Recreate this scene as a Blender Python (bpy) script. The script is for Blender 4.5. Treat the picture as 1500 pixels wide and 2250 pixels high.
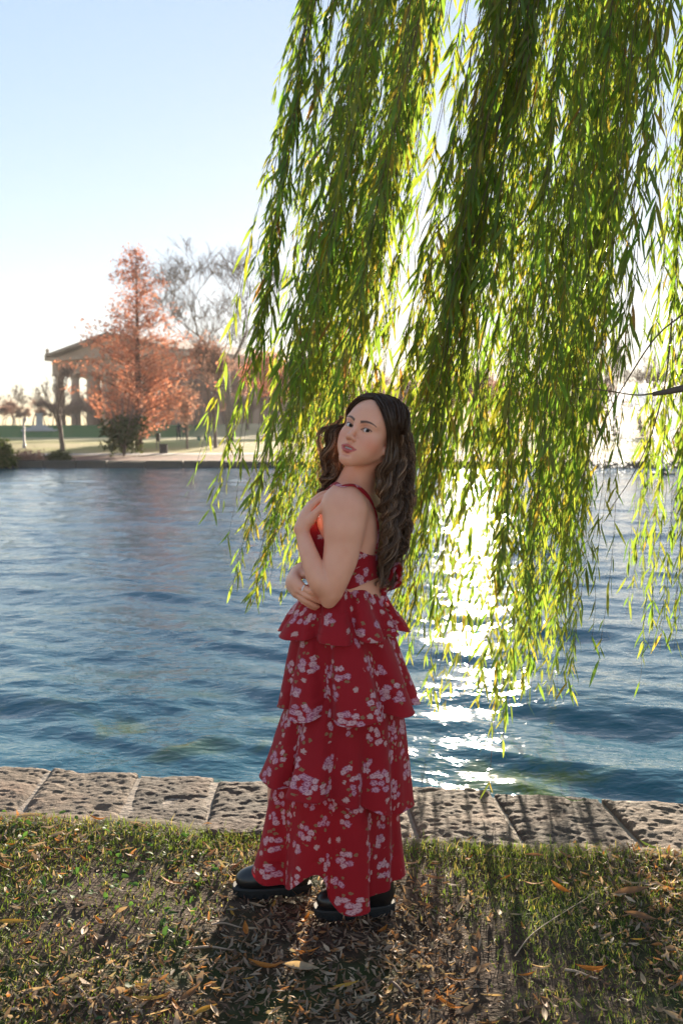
import bpy, bmesh, math, random
import numpy as np
from mathutils import Vector, Matrix

for _o in list(bpy.data.objects):
    bpy.data.objects.remove(_o, do_unlink=True)
scene = bpy.context.scene
COL = scene.collection
random.seed(7)
RNG = np.random.default_rng(7)

# ------------------------------------------------------------------ camera
F_PX, HORIZON, CAM_Z = 2187.0, 950.0, 1.55          # focal length in pixels of the 1500 x 2250 photograph
PITCH = math.atan((1125.0 - HORIZON) / F_PX)
cam_data = bpy.data.cameras.new("camera")
cam_data.sensor_fit = 'VERTICAL'
cam_data.sensor_height = 36.0
cam_data.lens = 36.0 * F_PX / 2250.0
cam_data.clip_start = 0.05
cam_data.clip_end = 3000.0
cam_data.dof.use_dof = True
cam_data.dof.focus_distance = 3.2
cam_data.dof.aperture_fstop = 4.5
cam = bpy.data.objects.new("camera", cam_data)
COL.objects.link(cam)
cam.location = (0, 0, CAM_Z)
cam.rotation_euler = (math.pi / 2 - PITCH, 0, 0)
scene.camera = cam

# ------------------------------------------------------------------ sky and sun
SUN_EL, SUN_AZ = math.radians(9.0), math.radians(7.6)   # azimuth to the right of straight ahead
world = bpy.data.worlds.new("World")
scene.world = world
world.use_nodes = True
wn = world.node_tree
wn.nodes.clear()
w_out = wn.nodes.new("ShaderNodeOutputWorld")
w_bg = wn.nodes.new("ShaderNodeBackground")
w_sky = wn.nodes.new("ShaderNodeTexSky")
w_sky.sky_type = 'NISHITA'
w_sky.sun_disc = False
w_sky.sun_elevation = SUN_EL
w_sky.sun_rotation = SUN_AZ
w_sky.altitude = 150
w_sky.air_density = 1.0
w_sky.dust_density = 0.08
w_sky.ozone_density = 2.0
w_bg.inputs[1].default_value = 0.15
w_gam = wn.nodes.new("ShaderNodeGamma")               # evens out the whole dome, as light scattered many times does
w_gam.inputs[1].default_value = 0.36
w_wb = wn.nodes.new("ShaderNodeMix")                   # the camera's white balance
w_wb.data_type, w_wb.blend_type = 'RGBA', 'MULTIPLY'
w_wb.inputs[0].default_value = 1.0
w_wb.inputs[7].default_value = (1.01, 0.925, 0.95, 1.0)
wn.links.new(w_sky.outputs[0], w_gam.inputs[0])
w_sat = wn.nodes.new("ShaderNodeHueSaturation")
w_sat.inputs["Saturation"].default_value = 1.6
wn.links.new(w_gam.outputs[0], w_sat.inputs["Color"])
wn.links.new(w_sat.outputs[0], w_wb.inputs[6])
wn.links.new(w_wb.outputs[2], w_bg.inputs[0])
wn.links.new(w_bg.outputs[0], w_out.inputs[0])
sun_data = bpy.data.lights.new("sun", 'SUN')
sun_data.energy = 5.0
sun_data.angle = math.radians(0.53)
sun_data.color = (1.0, 0.85, 0.66)
sun = bpy.data.objects.new("sun", sun_data)
COL.objects.link(sun)
SUN_DIR = Vector((math.sin(SUN_AZ) * math.cos(SUN_EL), math.cos(SUN_AZ) * math.cos(SUN_EL), math.sin(SUN_EL)))
sun.rotation_euler = SUN_DIR.to_track_quat('Z', 'Y').to_euler()
sun.location = (3, 20, 8)

scene.view_settings.view_transform = 'Standard'
scene.view_settings.look = 'None'
scene.view_settings.exposure = 2.08
scene.view_settings.gamma = 1.0
scene.view_settings.use_curve_mapping = False
scene.cycles.max_bounces = 8
scene.cycles.transparent_max_bounces = 8
scene.cycles.use_denoising = True

# ------------------------------------------------------------------ helpers
def ray(px, py):
    p, q = (px - 750.0) / F_PX, (1125.0 - py) / F_PX
    c, s = math.cos(PITCH), math.sin(PITCH)
    return np.array([p, c + q * s, -s + q * c])

def at_y(px, py, y):                       # the point of the pixel's ray at world depth y
    d = ray(px, py)
    return np.array([0, 0, CAM_Z]) + d * (y / d[1])

def _hash(ix, iy, iz, seed):
    h = (ix * 374761393 + iy * 668265263 + iz * 2147483647 + seed * 974634777) & 0xFFFFFFFF
    h = ((h ^ (h >> 13)) * 1274126177) & 0xFFFFFFFF
    h = (h ^ (h >> 16)) & 0xFFFFFFFF
    return h.astype(np.float64) / 4294967295.0

def vnoise(x, y, z=0.0, seed=0):
    x, y, z = np.broadcast_arrays(np.asarray(x, float), np.asarray(y, float), np.asarray(z, float))
    ix, iy, iz = np.floor(x).astype(np.int64), np.floor(y).astype(np.int64), np.floor(z).astype(np.int64)
    fx, fy, fz = x - ix, y - iy, z - iz
    fx, fy, fz = [t * t * (3 - 2 * t) for t in (fx, fy, fz)]
    r = 0
    for dx in (0, 1):
        for dy in (0, 1):
            for dz in (0, 1):
                w = (fx if dx else 1 - fx) * (fy if dy else 1 - fy) * (fz if dz else 1 - fz)
                r = r + w * _hash(ix + dx, iy + dy, iz + dz, seed)
    return r * 2 - 1

def fbm(x, y, z=0.0, octaves=4, seed=0):
    r, a = 0, 1.0
    for o in range(octaves):
        k = 2.0 ** o
        r = r + a * vnoise(np.asarray(x) * k + 17.3 * o, np.asarray(y) * k - 9.1 * o, np.asarray(z) * k + 3.7 * o, seed + o)
        a *= 0.5
    return r

def np_mesh(name, V, faces, smooth=True, uv=None, col=None, midx=None):
    """V (n,3); faces: one array or a list of arrays (k,3)/(k,4); uv per vertex; col per vertex (n,3)."""
    if not isinstance(faces, (list, tuple)):
        faces = [faces]
    faces = [np.asarray(f, dtype=np.int32) for f in faces if len(f)]
    me = bpy.data.meshes.new(name)
    V = np.asarray(V, dtype=np.float32)
    me.vertices.add(len(V))
    me.vertices.foreach_set("co", V.ravel())
    loops = np.concatenate([f.ravel() for f in faces])
    sizes = np.concatenate([np.full(len(f), f.shape[1], dtype=np.int32) for f in faces])
    starts = np.concatenate([[0], np.cumsum(sizes)[:-1]]).astype(np.int32)
    me.loops.add(len(loops))
    me.loops.foreach_set("vertex_index", loops)
    me.polygons.add(len(sizes))
    me.polygons.foreach_set("loop_start", starts)
    try:
        me.polygons.foreach_set("loop_total", sizes)
    except Exception:
        pass
    if midx is not None:
        me.polygons.foreach_set("material_index", np.asarray(midx, dtype=np.int32))
    me.polygons.foreach_set("use_smooth", np.full(len(sizes), bool(smooth)))
    if uv is not None:
        ul = me.uv_layers.new(name="UVMap")
        ul.data.foreach_set("uv", np.asarray(uv, dtype=np.float32)[loops].ravel())
    if col is not None:
        ca = me.color_attributes.new("tint", 'FLOAT_COLOR', 'POINT')
        c4 = np.ones((len(V), 4), dtype=np.float32)
        c4[:, :3] = col
        ca.data.foreach_set("color", c4.ravel())
    me.update(calc_edges=True)
    me.validate()
    return me

def add_obj(name, me, mats=None, parent=None):
    o = bpy.data.objects.new(name, me)
    COL.objects.link(o)
    if mats is not None and me is not None:
        for m in (mats if isinstance(mats, (list, tuple)) else [mats]):
            me.materials.append(m)
    if parent is not None:
        o.parent = parent
    return o

def thing(name, label, cat, loc=(0, 0, 0), rz=0.0, group=None):
    o = bpy.data.objects.new(name, None)
    COL.objects.link(o)
    o.empty_display_size = 0.2
    o.location = [float(t) for t in loc]
    o.rotation_euler = (0, 0, rz)
    return tag(o, label, cat, group)

def tag(o, label, cat, group=None):
    o["label"] = label
    o["category"] = cat
    if group:
        o["group"] = group
    return o

class MB:
    """collects vertices and faces of one mesh"""
    def __init__(self):
        self.v, self.f3, self.f4, self.n = [], [], [], 0
    def add(self, V, F):
        V, F = np.asarray(V, float), np.asarray(F, dtype=np.int64)
        (self.f3 if F.shape[1] == 3 else self.f4).append(F + self.n)
        self.v.append(V)
        self.n += len(V)
    def box(self, c, s, rz=0.0, taper=1.0):
        c, s = np.asarray(c, float), np.asarray(s, float) / 2
        P = np.array([[x, y, z] for z in (-1, 1) for y in (-1, 1) for x in (-1, 1)], float)
        P[4:, :2] *= taper
        P *= s
        co, si = math.cos(rz), math.sin(rz)
        P = np.stack([P[:, 0] * co - P[:, 1] * si, P[:, 0] * si + P[:, 1] * co, P[:, 2]], 1) + c
        self.add(P, [[0, 2, 3, 1], [4, 5, 7, 6], [0, 1, 5, 4], [2, 6, 7, 3], [0, 4, 6, 2], [1, 3, 7, 5]])
    def tube(self, pts, rad, n=6, cap=True):
        V, F = tube_arrays(pts, rad, n)
        self.add(V, F)
        if cap:
            m = len(pts)
            base = self.n - len(V)
            for ring in (0, m - 1):
                idx = [base + ring * n + k for k in range(n)]
                c = V[ring * n:(ring + 1) * n].mean(0)
                self.v.append(c[None])
                ci = self.n
                self.n += 1
                self.f3.append(np.array([[idx[k], idx[(k + 1) % n], ci] for k in range(n)]))
    def lathe(self, prof, n=16, c=(0, 0, 0)):
        m = len(prof)
        a = np.linspace(0, 2 * math.pi, n, endpoint=False)
        V = np.array([[r * math.cos(t) + c[0], r * math.sin(t) + c[1], z + c[2]] for r, z in prof for t in a])
        F = [[i * n + k, i * n + (k + 1) % n, (i + 1) * n + (k + 1) % n, (i + 1) * n + k] for i in range(m - 1) for k in range(n)]
        self.add(V, F)
    def mesh(self, name, smooth=False, **kw):
        faces = []
        if self.f4: faces.append(np.concatenate(self.f4))
        if self.f3: faces.append(np.concatenate(self.f3))
        return np_mesh(name, np.concatenate(self.v), faces, smooth, **kw)
    def build(self, name, mat, parent=None, smooth=False, **kw):
        return add_obj(name, self.mesh(name, smooth, **kw), mat, parent)

def frames(pts):
    P = np.asarray(pts, float)
    T = np.gradient(P, axis=0)
    T /= np.linalg.norm(T, axis=1, keepdims=True) + 1e-12
    ref = np.array([0.0, 0.0, 1.0]) if abs(T[0][2]) < 0.9 else np.array([1.0, 0, 0])
    N = np.zeros_like(P)
    n = np.cross(T[0], ref)
    n /= np.linalg.norm(n) + 1e-12
    for i in range(len(P)):
        n = n - T[i] * np.dot(n, T[i])
        n /= np.linalg.norm(n) + 1e-12
        N[i] = n
    return T, N, np.cross(T, N)

def tube_arrays(pts, rad, n=6):
    P = np.asarray(pts, float)
    rad = np.broadcast_to(np.asarray(rad, float), (len(P),))
    T, N, B = frames(P)
    a = np.arange(n) * 2 * math.pi / n
    ring = N[:, None, :] * np.cos(a)[None, :, None] + B[:, None, :] * np.sin(a)[None, :, None]
    V = (P[:, None, :] + ring * rad[:, None, None]).reshape(-1, 3)
    i = np.arange(len(P) - 1)[:, None] * n
    k = np.arange(n)[None, :]
    k2 = (k + 1) % n
    F = np.stack([i + k, i + k2, i + n + k2, i + n + k], -1).reshape(-1, 4)
    return V, F

def smooth_path(pts, m):
    """Catmull-Rom resample of control points (any dimension) to m points"""
    P = np.asarray(pts, float)
    Q = np.vstack([2 * P[0] - P[1], P, 2 * P[-1] - P[-2]])
    t = np.linspace(0, len(P) - 1 - 1e-9, m)
    i = np.floor(t).astype(int)
    u = (t - i)[:, None]
    p0, p1, p2, p3 = Q[i], Q[i + 1], Q[i + 2], Q[i + 3]
    return 0.5 * (2 * p1 + (p2 - p0) * u + (2 * p0 - 5 * p1 + 4 * p2 - p3) * u ** 2 + (3 * p1 - p0 - 3 * p2 + p3) * u ** 3)

# ------------------------------------------------------------------ material helper
class NT:
    def __init__(self, name):
        self.m = bpy.data.materials.new(name)
        self.m.use_nodes = True
        self.t = self.m.node_tree
        self.t.nodes.clear()
        self.out = self.t.nodes.new("ShaderNodeOutputMaterial")
    def n(self, typ, props=None, **ins):
        nd = self.t.nodes.new("ShaderNode" + typ)
        for k, v in (props or {}).items():
            setattr(nd, k, v)
        for k, v in ins.items():
            key = int(k[1:]) if k[0] == '_' and k[1:].isdigit() else k.replace('_', ' ')
            self.set(nd.inputs[key], v)
        return nd
    def set(self, sock, v):
        if isinstance(v, bpy.types.NodeSocket):
            self.t.links.new(v, sock)
        elif isinstance(v, bpy.types.Node):
            self.t.links.new(v.outputs[0], sock)
        else:
            if isinstance(v, (tuple, list)) and len(v) == 3 and sock.type == 'RGBA':
                v = (*v, 1.0)
            sock.default_value = v
    def math(self, op, a, b=0.0, c=0.0, clamp=False):
        nd = self.n("Math", {"operation": op, "use_clamp": clamp})
        for s, v in zip(nd.inputs, (a, b, c)):
            self.set(s, v)
        return nd.outputs[0]
    def vmath(self, op, a, b=None, scale=None):
        nd = self.n("VectorMath", {"operation": op})
        self.set(nd.inputs[0], a)
        if b is not None: self.set(nd.inputs[1], b)
        if scale is not None: self.set(nd.inputs["Scale"], scale)
        return nd
    def mix(self, f, a, b, mode='MIX'):
        nd = self.n("Mix", {"data_type": 'RGBA', "blend_type": mode})
        self.set(nd.inputs[0], f); self.set(nd.inputs[6], a); self.set(nd.inputs[7], b)
        return nd.outputs[2]
    def ramp(self, f, stops, interp='LINEAR'):
        nd = self.n("ValToRGB")
        nd.color_ramp.interpolation = interp
        el = nd.color_ramp.elements
        while len(el) < len(stops): el.new(0.5)
        for e, (p, c) in zip(el, stops):
            e.position = p
            e.color = (*c, 1.0) if isinstance(c, (tuple, list)) else (c, c, c, 1.0)
        self.set(nd.inputs[0], f)
        return nd.outputs[0]
    def step(self, x, a, b):               # smooth 0..1 between a and b
        nd = self.n("MapRange", {"interpolation_type": 'SMOOTHSTEP'})
        self.set(nd.inputs[0], x); self.set(nd.inputs[1], a); self.set(nd.inputs[2], b)
        return nd.outputs[0]
    def noise(self, vec, scale, detail=4.0, rough=0.55, dist=0.0):
        nd = self.n("TexNoise", Scale=scale, Detail=detail, Roughness=rough, Distortion=dist)
        if vec is not None: self.set(nd.inputs["Vector"], vec)
        return nd.outputs[0]
    def bump(self, h, strength=0.5, dist=0.01, normal=None):
        nd = self.n("Bump", Strength=strength, Distance=dist, Height=h)
        if normal is not None: self.set(nd.inputs["Normal"], normal)
        return nd.outputs[0]
    def bsdf(self, **ins):
        nd = self.n("BsdfPrincipled", None, **ins)
        self.t.links.new(nd.outputs[0], self.out.inputs[0])
        return nd
    def surf(self, s):
        self.set(self.out.inputs[0], s)
        return self.m

def plain(name, col, rough=0.6, var=0.15, scale=8.0, bump=0.0, metal=0.0, spec=0.5):
    t = NT(name)
    obj = t.n("TexCoord").outputs["Object"]
    nz = t.noise(obj, scale)
    c = t.mix(nz, tuple(x * (1 - var) for x in col), tuple(min(1, x * (1 + var)) for x in col))
    ins = dict(Base_Color=c, Roughness=rough, Metallic=metal, Specular_IOR_Level=spec)
    if bump:
        ins["Normal"] = t.bump(nz, bump, 0.02)
    t.bsdf(**ins)
    return t.m

def leaf_mat(name, stops, trans=0.5, rough=0.45, spec=0.35, tcol=None):
    """foliage: colour drawn per leaf, light passes through"""
    t = NT(name)
    rnd = t.n("NewGeometry").outputs["Random Per Island"]
    oi = t.n("ObjectInfo").outputs["Random"]
    r = t.math('FRACT', t.math('ADD', rnd, oi))
    c = t.ramp(r, stops)
    p = t.n("BsdfPrincipled", Base_Color=c, Roughness=rough, Specular_IOR_Level=spec)
    tc = t.mix(1.0, c, tcol or (1.25, 1.3, 0.55), 'MULTIPLY')
    tr = t.n("BsdfTranslucent", Color=tc)
    mx = t.n("MixShader", Fac=trans)
    t.set(mx.inputs[1], p); t.set(mx.inputs[2], tr)
    return t.surf(mx.outputs[0])
# ------------------------------------------------------------------ lake, banks, lawn
WATER_Z = -0.25
def kerb_near(x): return 3.675 - 0.13 * np.asarray(x, float)
def kerb_far(x): return 4.29 - 0.155 * np.asarray(x, float)
FAR_SHORE = 51.0
def sstep(a, b, x):
    t = np.clip((np.asarray(x, float) - a) / (b - a), 0, 1)
    return t * t * (3 - 2 * t)

def ground_z(x, y):
    x, y = np.asarray(x, float), np.asarray(y, float)
    near = 0.02 * fbm(x * 0.9, y * 0.9, 0, 3, 11) + 0.008 * fbm(x * 6, y * 6, 0, 2, 12)
    mid = (kerb_near(x) + kerb_far(x)) / 2
    drop = sstep(mid - 0.25, mid + 0.15, y)
    bed = -1.4
    far = 0.08 + 0.62 * sstep(51, 84, y) + 0.15 * sstep(80, 112, y) + 1.95 * sstep(128, 178, y) \
        + 0.08 * fbm(x * 0.05, y * 0.05, 0, 3, 5) * sstep(56, 75, y)
    far = far + 0.5 * np.exp(-(((x + 5) / 22) ** 2 + ((y - 160) / 25) ** 2))
    rise = sstep(50.6, 51.3, y)
    return near * (1 - drop) + (bed * (1 - rise) + far * rise) * drop

def ground_hit(px, py):
    d = ray(px, py)
    y = 45.0
    last = None
    while y < 420:
        p = np.array([0, 0, CAM_Z]) + d * (y / d[1])
        if p[2] <= ground_z(p[0], p[1]):
            return np.array([p[0], p[1], float(ground_z(p[0], p[1]))])
        y += 0.25
    p = np.array([0, 0, CAM_Z]) + d * (160 / d[1])
    return np.array([p[0], p[1], float(ground_z(p[0], p[1]))])

def on_ground(px, y):
    x = (px - 750.0) / F_PX * y / math.cos(PITCH)
    return np.array([x, y, float(ground_z(x, y))])

def make_ground():
    v = np.linspace(-1, 1, 261)
    xs = 6 * v + 30 * np.sign(v) * np.abs(v) ** 3 + 264 * np.sign(v) * np.abs(v) ** 9
    yy = np.concatenate([np.linspace(-150, -40, 12), np.linspace(-30, 1.2, 22), np.arange(1.25, 4.9, 0.04), np.linspace(5.2, 50.2, 40),
                         np.arange(50.4, 52, 0.12), np.linspace(52.4, 200, 130), np.linspace(205, 420, 30)])
    X, Y = np.meshgrid(xs, yy)
    Z = ground_z(X, Y)
    ny, nx = X.shape
    i = np.arange(ny - 1)[:, None] * nx + np.arange(nx - 1)[None, :]
    Fq = np.stack([i, i + 1, i + nx + 1, i + nx], -1).reshape(-1, 4)
    me = np_mesh("ground", np.stack([X, Y, Z], -1).reshape(-1, 3), Fq)
    t = NT("soil_and_lawn")
    pos = t.n("NewGeometry").outputs["Position"]
    sep = t.n("SeparateXYZ", Vector=pos)
    y = sep.outputs[1]
    n1 = t.noise(pos, 1.4, 5)
    n2 = t.noise(pos, 14.0, 5, 0.65)
    n3 = t.noise(pos, 60.0, 3)
    soil = t.ramp(n2, [(0.3, (0.026, 0.017, 0.012)), (0.52, (0.080, 0.053, 0.037)), (0.7, (0.15, 0.105, 0.073))])
    soil = t.mix(t.step(n1, 0.45, 0.62), soil, (0.04, 0.05, 0.018))
    f1 = t.noise(pos, 0.09, 4)
    f2 = t.noise(pos, 2.5, 4)
    lawn = t.mix(t.step(f1, 0.4, 0.62), (0.42, 0.38, 0.13), (0.56, 0.46, 0.24))
    lawn = t.mix(t.math('MULTIPLY', f2, 0.25), lawn, (0.22, 0.19, 0.08))
    straw = t.mix(f1, (0.58, 0.47, 0.29), (0.46, 0.40, 0.22))
    gb = t.math('MULTIPLY', t.step(y, 112.0, 128.0), t.step(sep.outputs[0], -17.0, -24.0))
    lawn = t.mix(t.step(y, 92.0, 118.0), lawn, straw)
    lawn = t.mix(gb, lawn, (0.09, 0.17, 0.05))
    litter = t.ramp(t.noise(pos, 1.7, 5, 0.7), [(0.35, (0.06, 0.035, 0.025)), (0.5, (0.21, 0.10, 0.07)), (0.66, (0.30, 0.15, 0.10))])
    edge = t.math('ADD', y, t.math('MULTIPLY', f2, 3.0))
    far = t.mix(t.step(edge, 59.5, 62.5), litter, lawn)
    bank = t.mix(t.step(y, 51.3, 52.3), (0.04, 0.035, 0.028), far)
    soil = t.mix(t.step(y, 1.7, 1.0), soil, t.mix(n1, (0.20, 0.16, 0.085), (0.13, 0.13, 0.05)))  # unseen ground behind the camera, lightened to bounce more fill
    c = t.mix(t.step(y, 30.0, 31.0), soil, bank)
    tuft = t.math('MULTIPLY', t.noise(pos, 5.0, 4, 0.7), t.step(y, 60.0, 63.0))
    t.bsdf(Base_Color=c, Roughness=0.95, Specular_IOR_Level=0.1, Normal=t.bump(tuft, 1.0, 0.30, t.bump(n3, 0.6, 0.01)))
    o = add_obj("ground", me, t.m)
    o["kind"] = "structure"
    return o
make_ground()

# a pale footpath along the far bank
def make_path():
    xs = np.linspace(-160, 160, 161)
    def cy(x): return 61.5 + 1.2 * np.sin(x * 0.035) + 0.010 * x
    rows = []
    for off in (-1.3, 0, 1.3):
        y = cy(xs) + off
        rows.append(np.stack([xs, y, ground_z(xs, y) + 0.02 + 0.01 * (off == 0)], 1))
    V = np.concatenate(rows)
    n = len(xs)
    i = np.concatenate([np.arange(n - 1), np.arange(n - 1) + n])
    me = np_mesh("path", V, np.stack([i, i + 1, i + n + 1, i + n], 1))
    o = add_obj("path", me, plain("path_gravel", (0.30, 0.23, 0.20), 0.95, 0.25, 1.2))
    o["kind"] = "structure"
make_path()
# unseen pale walk added behind the camera to bounce light onto the woman
def make_bounce_walk():
    V = np.array([[x, y, 0.03 + (0.0 if abs(x) < 200 else 0)] for y in (-9.0, 1.45) for x in np.linspace(-60, 60, 41)])
    V[:, 1] -= np.where(V[:, 1] > 0, 0.13, 0.13) * V[:, 0] * 0.5
    V[:, 2] = ground_z(V[:, 0], V[:, 1]).max() + 0.004
    i = np.arange(40)
    o = add_obj("bounce_walk", np_mesh("bounce_walk", V, np.stack([i, i + 1, i + 42, i + 41], 1), False), plain("bounce_gravel", (0.42, 0.37, 0.31), 0.95, 0.15, 3.0))
    o["kind"] = "structure"
make_bounce_walk()

# ------------------------------------------------------------------ water
def make_water():
    nv, nr = 470, 540
    v = np.linspace(-1, 1, nv)
    r = np.linspace(0, 1, nr)
    yy = 3.3 + 9 * r + 41.5 * r ** 4
    Vv, Yy = np.meshgrid(v, yy)
    X = (0.40 * Yy + 0.8) * Vv + 130 * np.sign(Vv) * np.abs(Vv) ** 11 * (Yy / 20 + 0.05)
    dy = np.gradient(yy)[:, None]
    dx = np.gradient(X, axis=1)
    step_ = np.maximum(np.broadcast_to(dy, X.shape), dx)
    Z = np.zeros_like(X)
    DX = np.zeros_like(X); DY = np.zeros_like(X)
    rng = np.random.default_rng(21)
    lam = np.geomspace(0.16, 2.6, 54)
    for L in lam:
        th = math.radians(-108) + rng.normal(0, 0.55 if L > 0.45 else 0.95)
        k = 2 * math.pi / L
        amp = 0.0052 * L ** 0.9 * rng.uniform(0.6, 1.3) * (1 + 0.35 * math.exp(-(math.log(L / 0.6) / 0.4) ** 2))
        ph = rng.uniform(0, 6.28)
        at = np.exp(-(2.2 * step_ / L) ** 2)
        arg = k * (math.cos(th) * X + math.sin(th) * Yy) + ph + 1.2 * vnoise(X / (3.5 * L), Yy / (3.5 * L), 0, int(L * 1000))
        g = 0.55 + 0.45 * vnoise(X / (5 * L) + 31, Yy / (5 * L), 0, int(L * 997) + 5)
        Z += amp * at * g * np.cos(arg)
        DX -= 0.8 * amp * at * g * math.cos(th) * np.sin(arg)
        DY -= 0.8 * amp * at * g * math.sin(th) * np.sin(arg)
    nr_, nc = X.shape
    i = np.arange(nr_ - 1)[:, None] * nc + np.arange(nc - 1)[None, :]
    Fq = np.stack([i, i + 1, i + nc + 1, i + nc], -1).reshape(-1, 4)
    me = np_mesh("lake_water", np.stack([X + DX, Yy + DY, WATER_Z + Z], -1).reshape(-1, 3), Fq)
    t = NT("lake_water")
    pos = t.n("NewGeometry").outputs["Position"]
    mp = t.n("Mapping", Vector=pos)
    mp.inputs["Scale"].default_value = (1.0, 1.7, 1.0)
    mp.inputs["Rotation"].default_value = (0, 0, math.radians(14))
    a = t.noise(mp.outputs[0], 2.2, 3, 0.5, 0.6)
    b = t.noise(mp.outputs[0], 9.0, 2, 0.5, 0.4)
    y = t.n("SeparateXYZ", Vector=pos).outputs[1]
    farw = t.step(y, 5.0, 18.0)
    h = t.math('ADD', t.math('MULTIPLY', t.math('MULTIPLY', a, 0.065), farw), t.math('MULTIPLY', b, 0.016))
    alg = t.noise(pos, 1.1, 4, 0.6, 0.8)
    nearw = t.math('SUBTRACT', 1.0, t.step(y, 4.5, 8.5))
    algf = t.math('MULTIPLY', t.step(alg, 0.53, 0.66), nearw)
    c = t.mix(algf, (0.006, 0.085, 0.125), (0.050, 0.095, 0.018))
    t.bsdf(Base_Color=c, Roughness=0.045, IOR=1.333, Specular_IOR_Level=0.5, Normal=t.bump(h, 0.6, 1.0))
    o = add_obj("lake_water", me, t.m)
    o["kind"] = "structure"
make_water()

# ------------------------------------------------------------------ stone kerb at the water's edge
def stone_mat():
    t = NT("kerb_limestone")
    tc = t.n("TexCoord").outputs["Object"]
    oi = t.n("ObjectInfo").outputs["Random"]
    v = t.vmath('ADD', tc, t.n("CombineXYZ", X=t.math('MULTIPLY', oi, 40.0)).outputs[0]).outputs[0]
    n1 = t.noise(v, 5.0, 5, 0.6)
    n2 = t.noise(v, 42.0, 6, 0.7)
    vo = t.n("TexVoronoi", Vector=v, Scale=34.0)
    pit = t.step(vo.outputs[0], 0.08, 0.42)
    c = t.ramp(n2, [(0.30, (0.045, 0.032, 0.024)), (0.44, (0.105, 0.077, 0.057)), (0.60, (0.170, 0.127, 0.096)), (0.78, (0.25, 0.195, 0.15))])
    c = t.mix(t.math('MULTIPLY', t.step(n1, 0.42, 0.7), 0.55), c, (0.05, 0.05, 0.048))
    c = t.mix(t.math('MULTIPLY', t.step(t.noise(v, 2.0, 3), 0.5, 0.7), 0.55), c, (0.21, 0.125, 0.085))
    c = t.mix(1.0, c, t.ramp(oi, [(0.0, (0.62, 0.60, 0.60)), (0.5, (0.9, 0.88, 0.85)), (1.0, (1.15, 1.08, 1.0))]), 'MULTIPLY')
    hh = t.math('ADD', t.math('MULTIPLY', n2, 1.0), t.math('MULTIPLY', pit, 0.15))
    t.bsdf(Base_Color=c, Roughness=0.9, Specular_IOR_Level=0.25, Normal=t.bump(hh, 0.9, 0.012))
    return t.m
M_STONE = stone_mat()
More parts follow.
